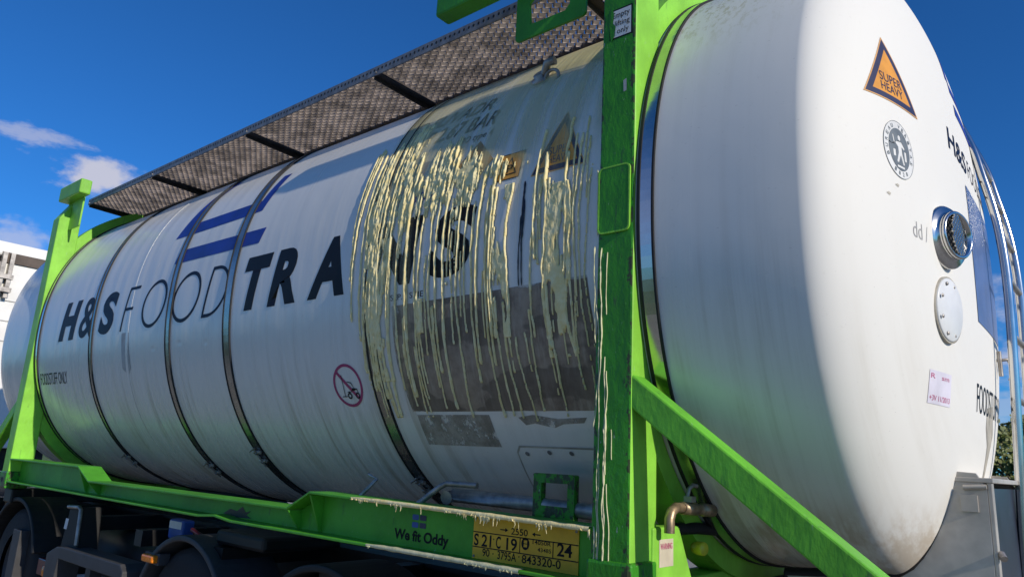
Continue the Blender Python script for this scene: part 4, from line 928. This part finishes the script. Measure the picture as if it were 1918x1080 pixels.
# parked car far beyond
pc = thing('parked_car', 'small white car parked on the far grass below the trees', 'car', (-4.6, 53, GZ))
def car_at(x, y):
    z = GZ
    body = [(-2.0, .35), (-2.05, .7), (-1.9, .88), (-1.0, .95), (-.35, 1.42), (.9, 1.45), (1.6, 1.0), (2.0, .92), (2.05, .4)]
    MB().prism([(x+a, z+b) for a, b in body], 'y', y-.85, y+.85).build('body', 'car_white', pc, .08)
    glass = [(-.85, .97), (-.3, 1.36), (.85, 1.38), (1.35, 1.02)]
    MB().prism([(x+a, z+b) for a, b in glass], 'y', y-.865, y-.852).build('window', 'glass_dark', pc)
    for dx in (-1.3, 1.3):
        mb = MB(); mb.lathe([(0, -.1), (.3, -.1), (.33, -.05), (.33, .1)], (x+dx, y-.8, z+.33), (0, 1, 0), 20); mb.build('wheel', 'tyre', pc)
car_at(-5.2, 53)

# trees and bushes beyond the yard
def tree(x, y, h, wd, leaf, label, seed, name='tree', cat='tree', group='trees beyond the grass'):
    r_ = random.Random(seed); t = thing(name, label, cat, (x, y, GZ), group)
    mb = MB(); top = h*.62
    mb.tube([(x, y, GZ), (x+r_.uniform(-.1, .1), y, GZ+top*.5), (x+r_.uniform(-.3, .3), y, GZ+top)], [.035*h, .026*h, .01*h], 9)
    for k in range(6):
        a = r_.uniform(0, 6.28); b = GZ+top*r_.uniform(.35, .9); L = wd*r_.uniform(.25, .42)
        mb.tube([(x, y, b), (x+L*.6*math.cos(a), y+L*.6*math.sin(a), b+L*.45), (x+L*math.cos(a), y+L*math.sin(a), b+L*.9)], [.012*h, .008*h, .003*h], 6)
    mb.build('trunk', 'bark', t)
    mb = MB(); clumps = []
    for k in range(80):
        a = r_.uniform(0, 6.28); q = math.sqrt(r_.random())*wd*.5; hz = r_.uniform(.03, .97); shp = math.sin(math.pi*min(.97, max(.2, hz*.8+.14)))**.5
        clumps.append((x+q*shp*math.cos(a), y+q*shp*math.sin(a), GZ+h*hz, wd*r_.uniform(.07, .14)))
    sz = .030*h+.03
    for cx, cy, cz, cr in clumps:
        for k in range(70):
            d = Vector((r_.gauss(0, 1), r_.gauss(0, 1), r_.gauss(0, .8))).normalized()*cr*r_.random()**.4; p = Vector((cx, cy, cz))+d
            u = Vector((r_.gauss(0, 1), r_.gauss(0, 1), r_.gauss(0, 1))).normalized(); v = u.orthogonal().normalized(); s = sz*r_.uniform(.6, 1.2)
            mb.add([p-u*s, p+v*s*.6, p+u*s, p-v*s*.6], [(0, 1, 2, 3)])
    mb.build('crown', leaf, t, recalc=False)
    return t
tree(-5.0, 60, 6.2, 6.5, 'leaf_b', 'broad pale green tree directly behind the parked white car', 11)
tree(-2.7, 62, 6.0, 6.0, 'leaf_c', 'darker green tree at the right edge behind the ladder, right of the broad one', 13)
tree(-9.5, 62, 6.6, 6.0, 'leaf_a', 'green tree mostly hidden behind the round tank end', 12)
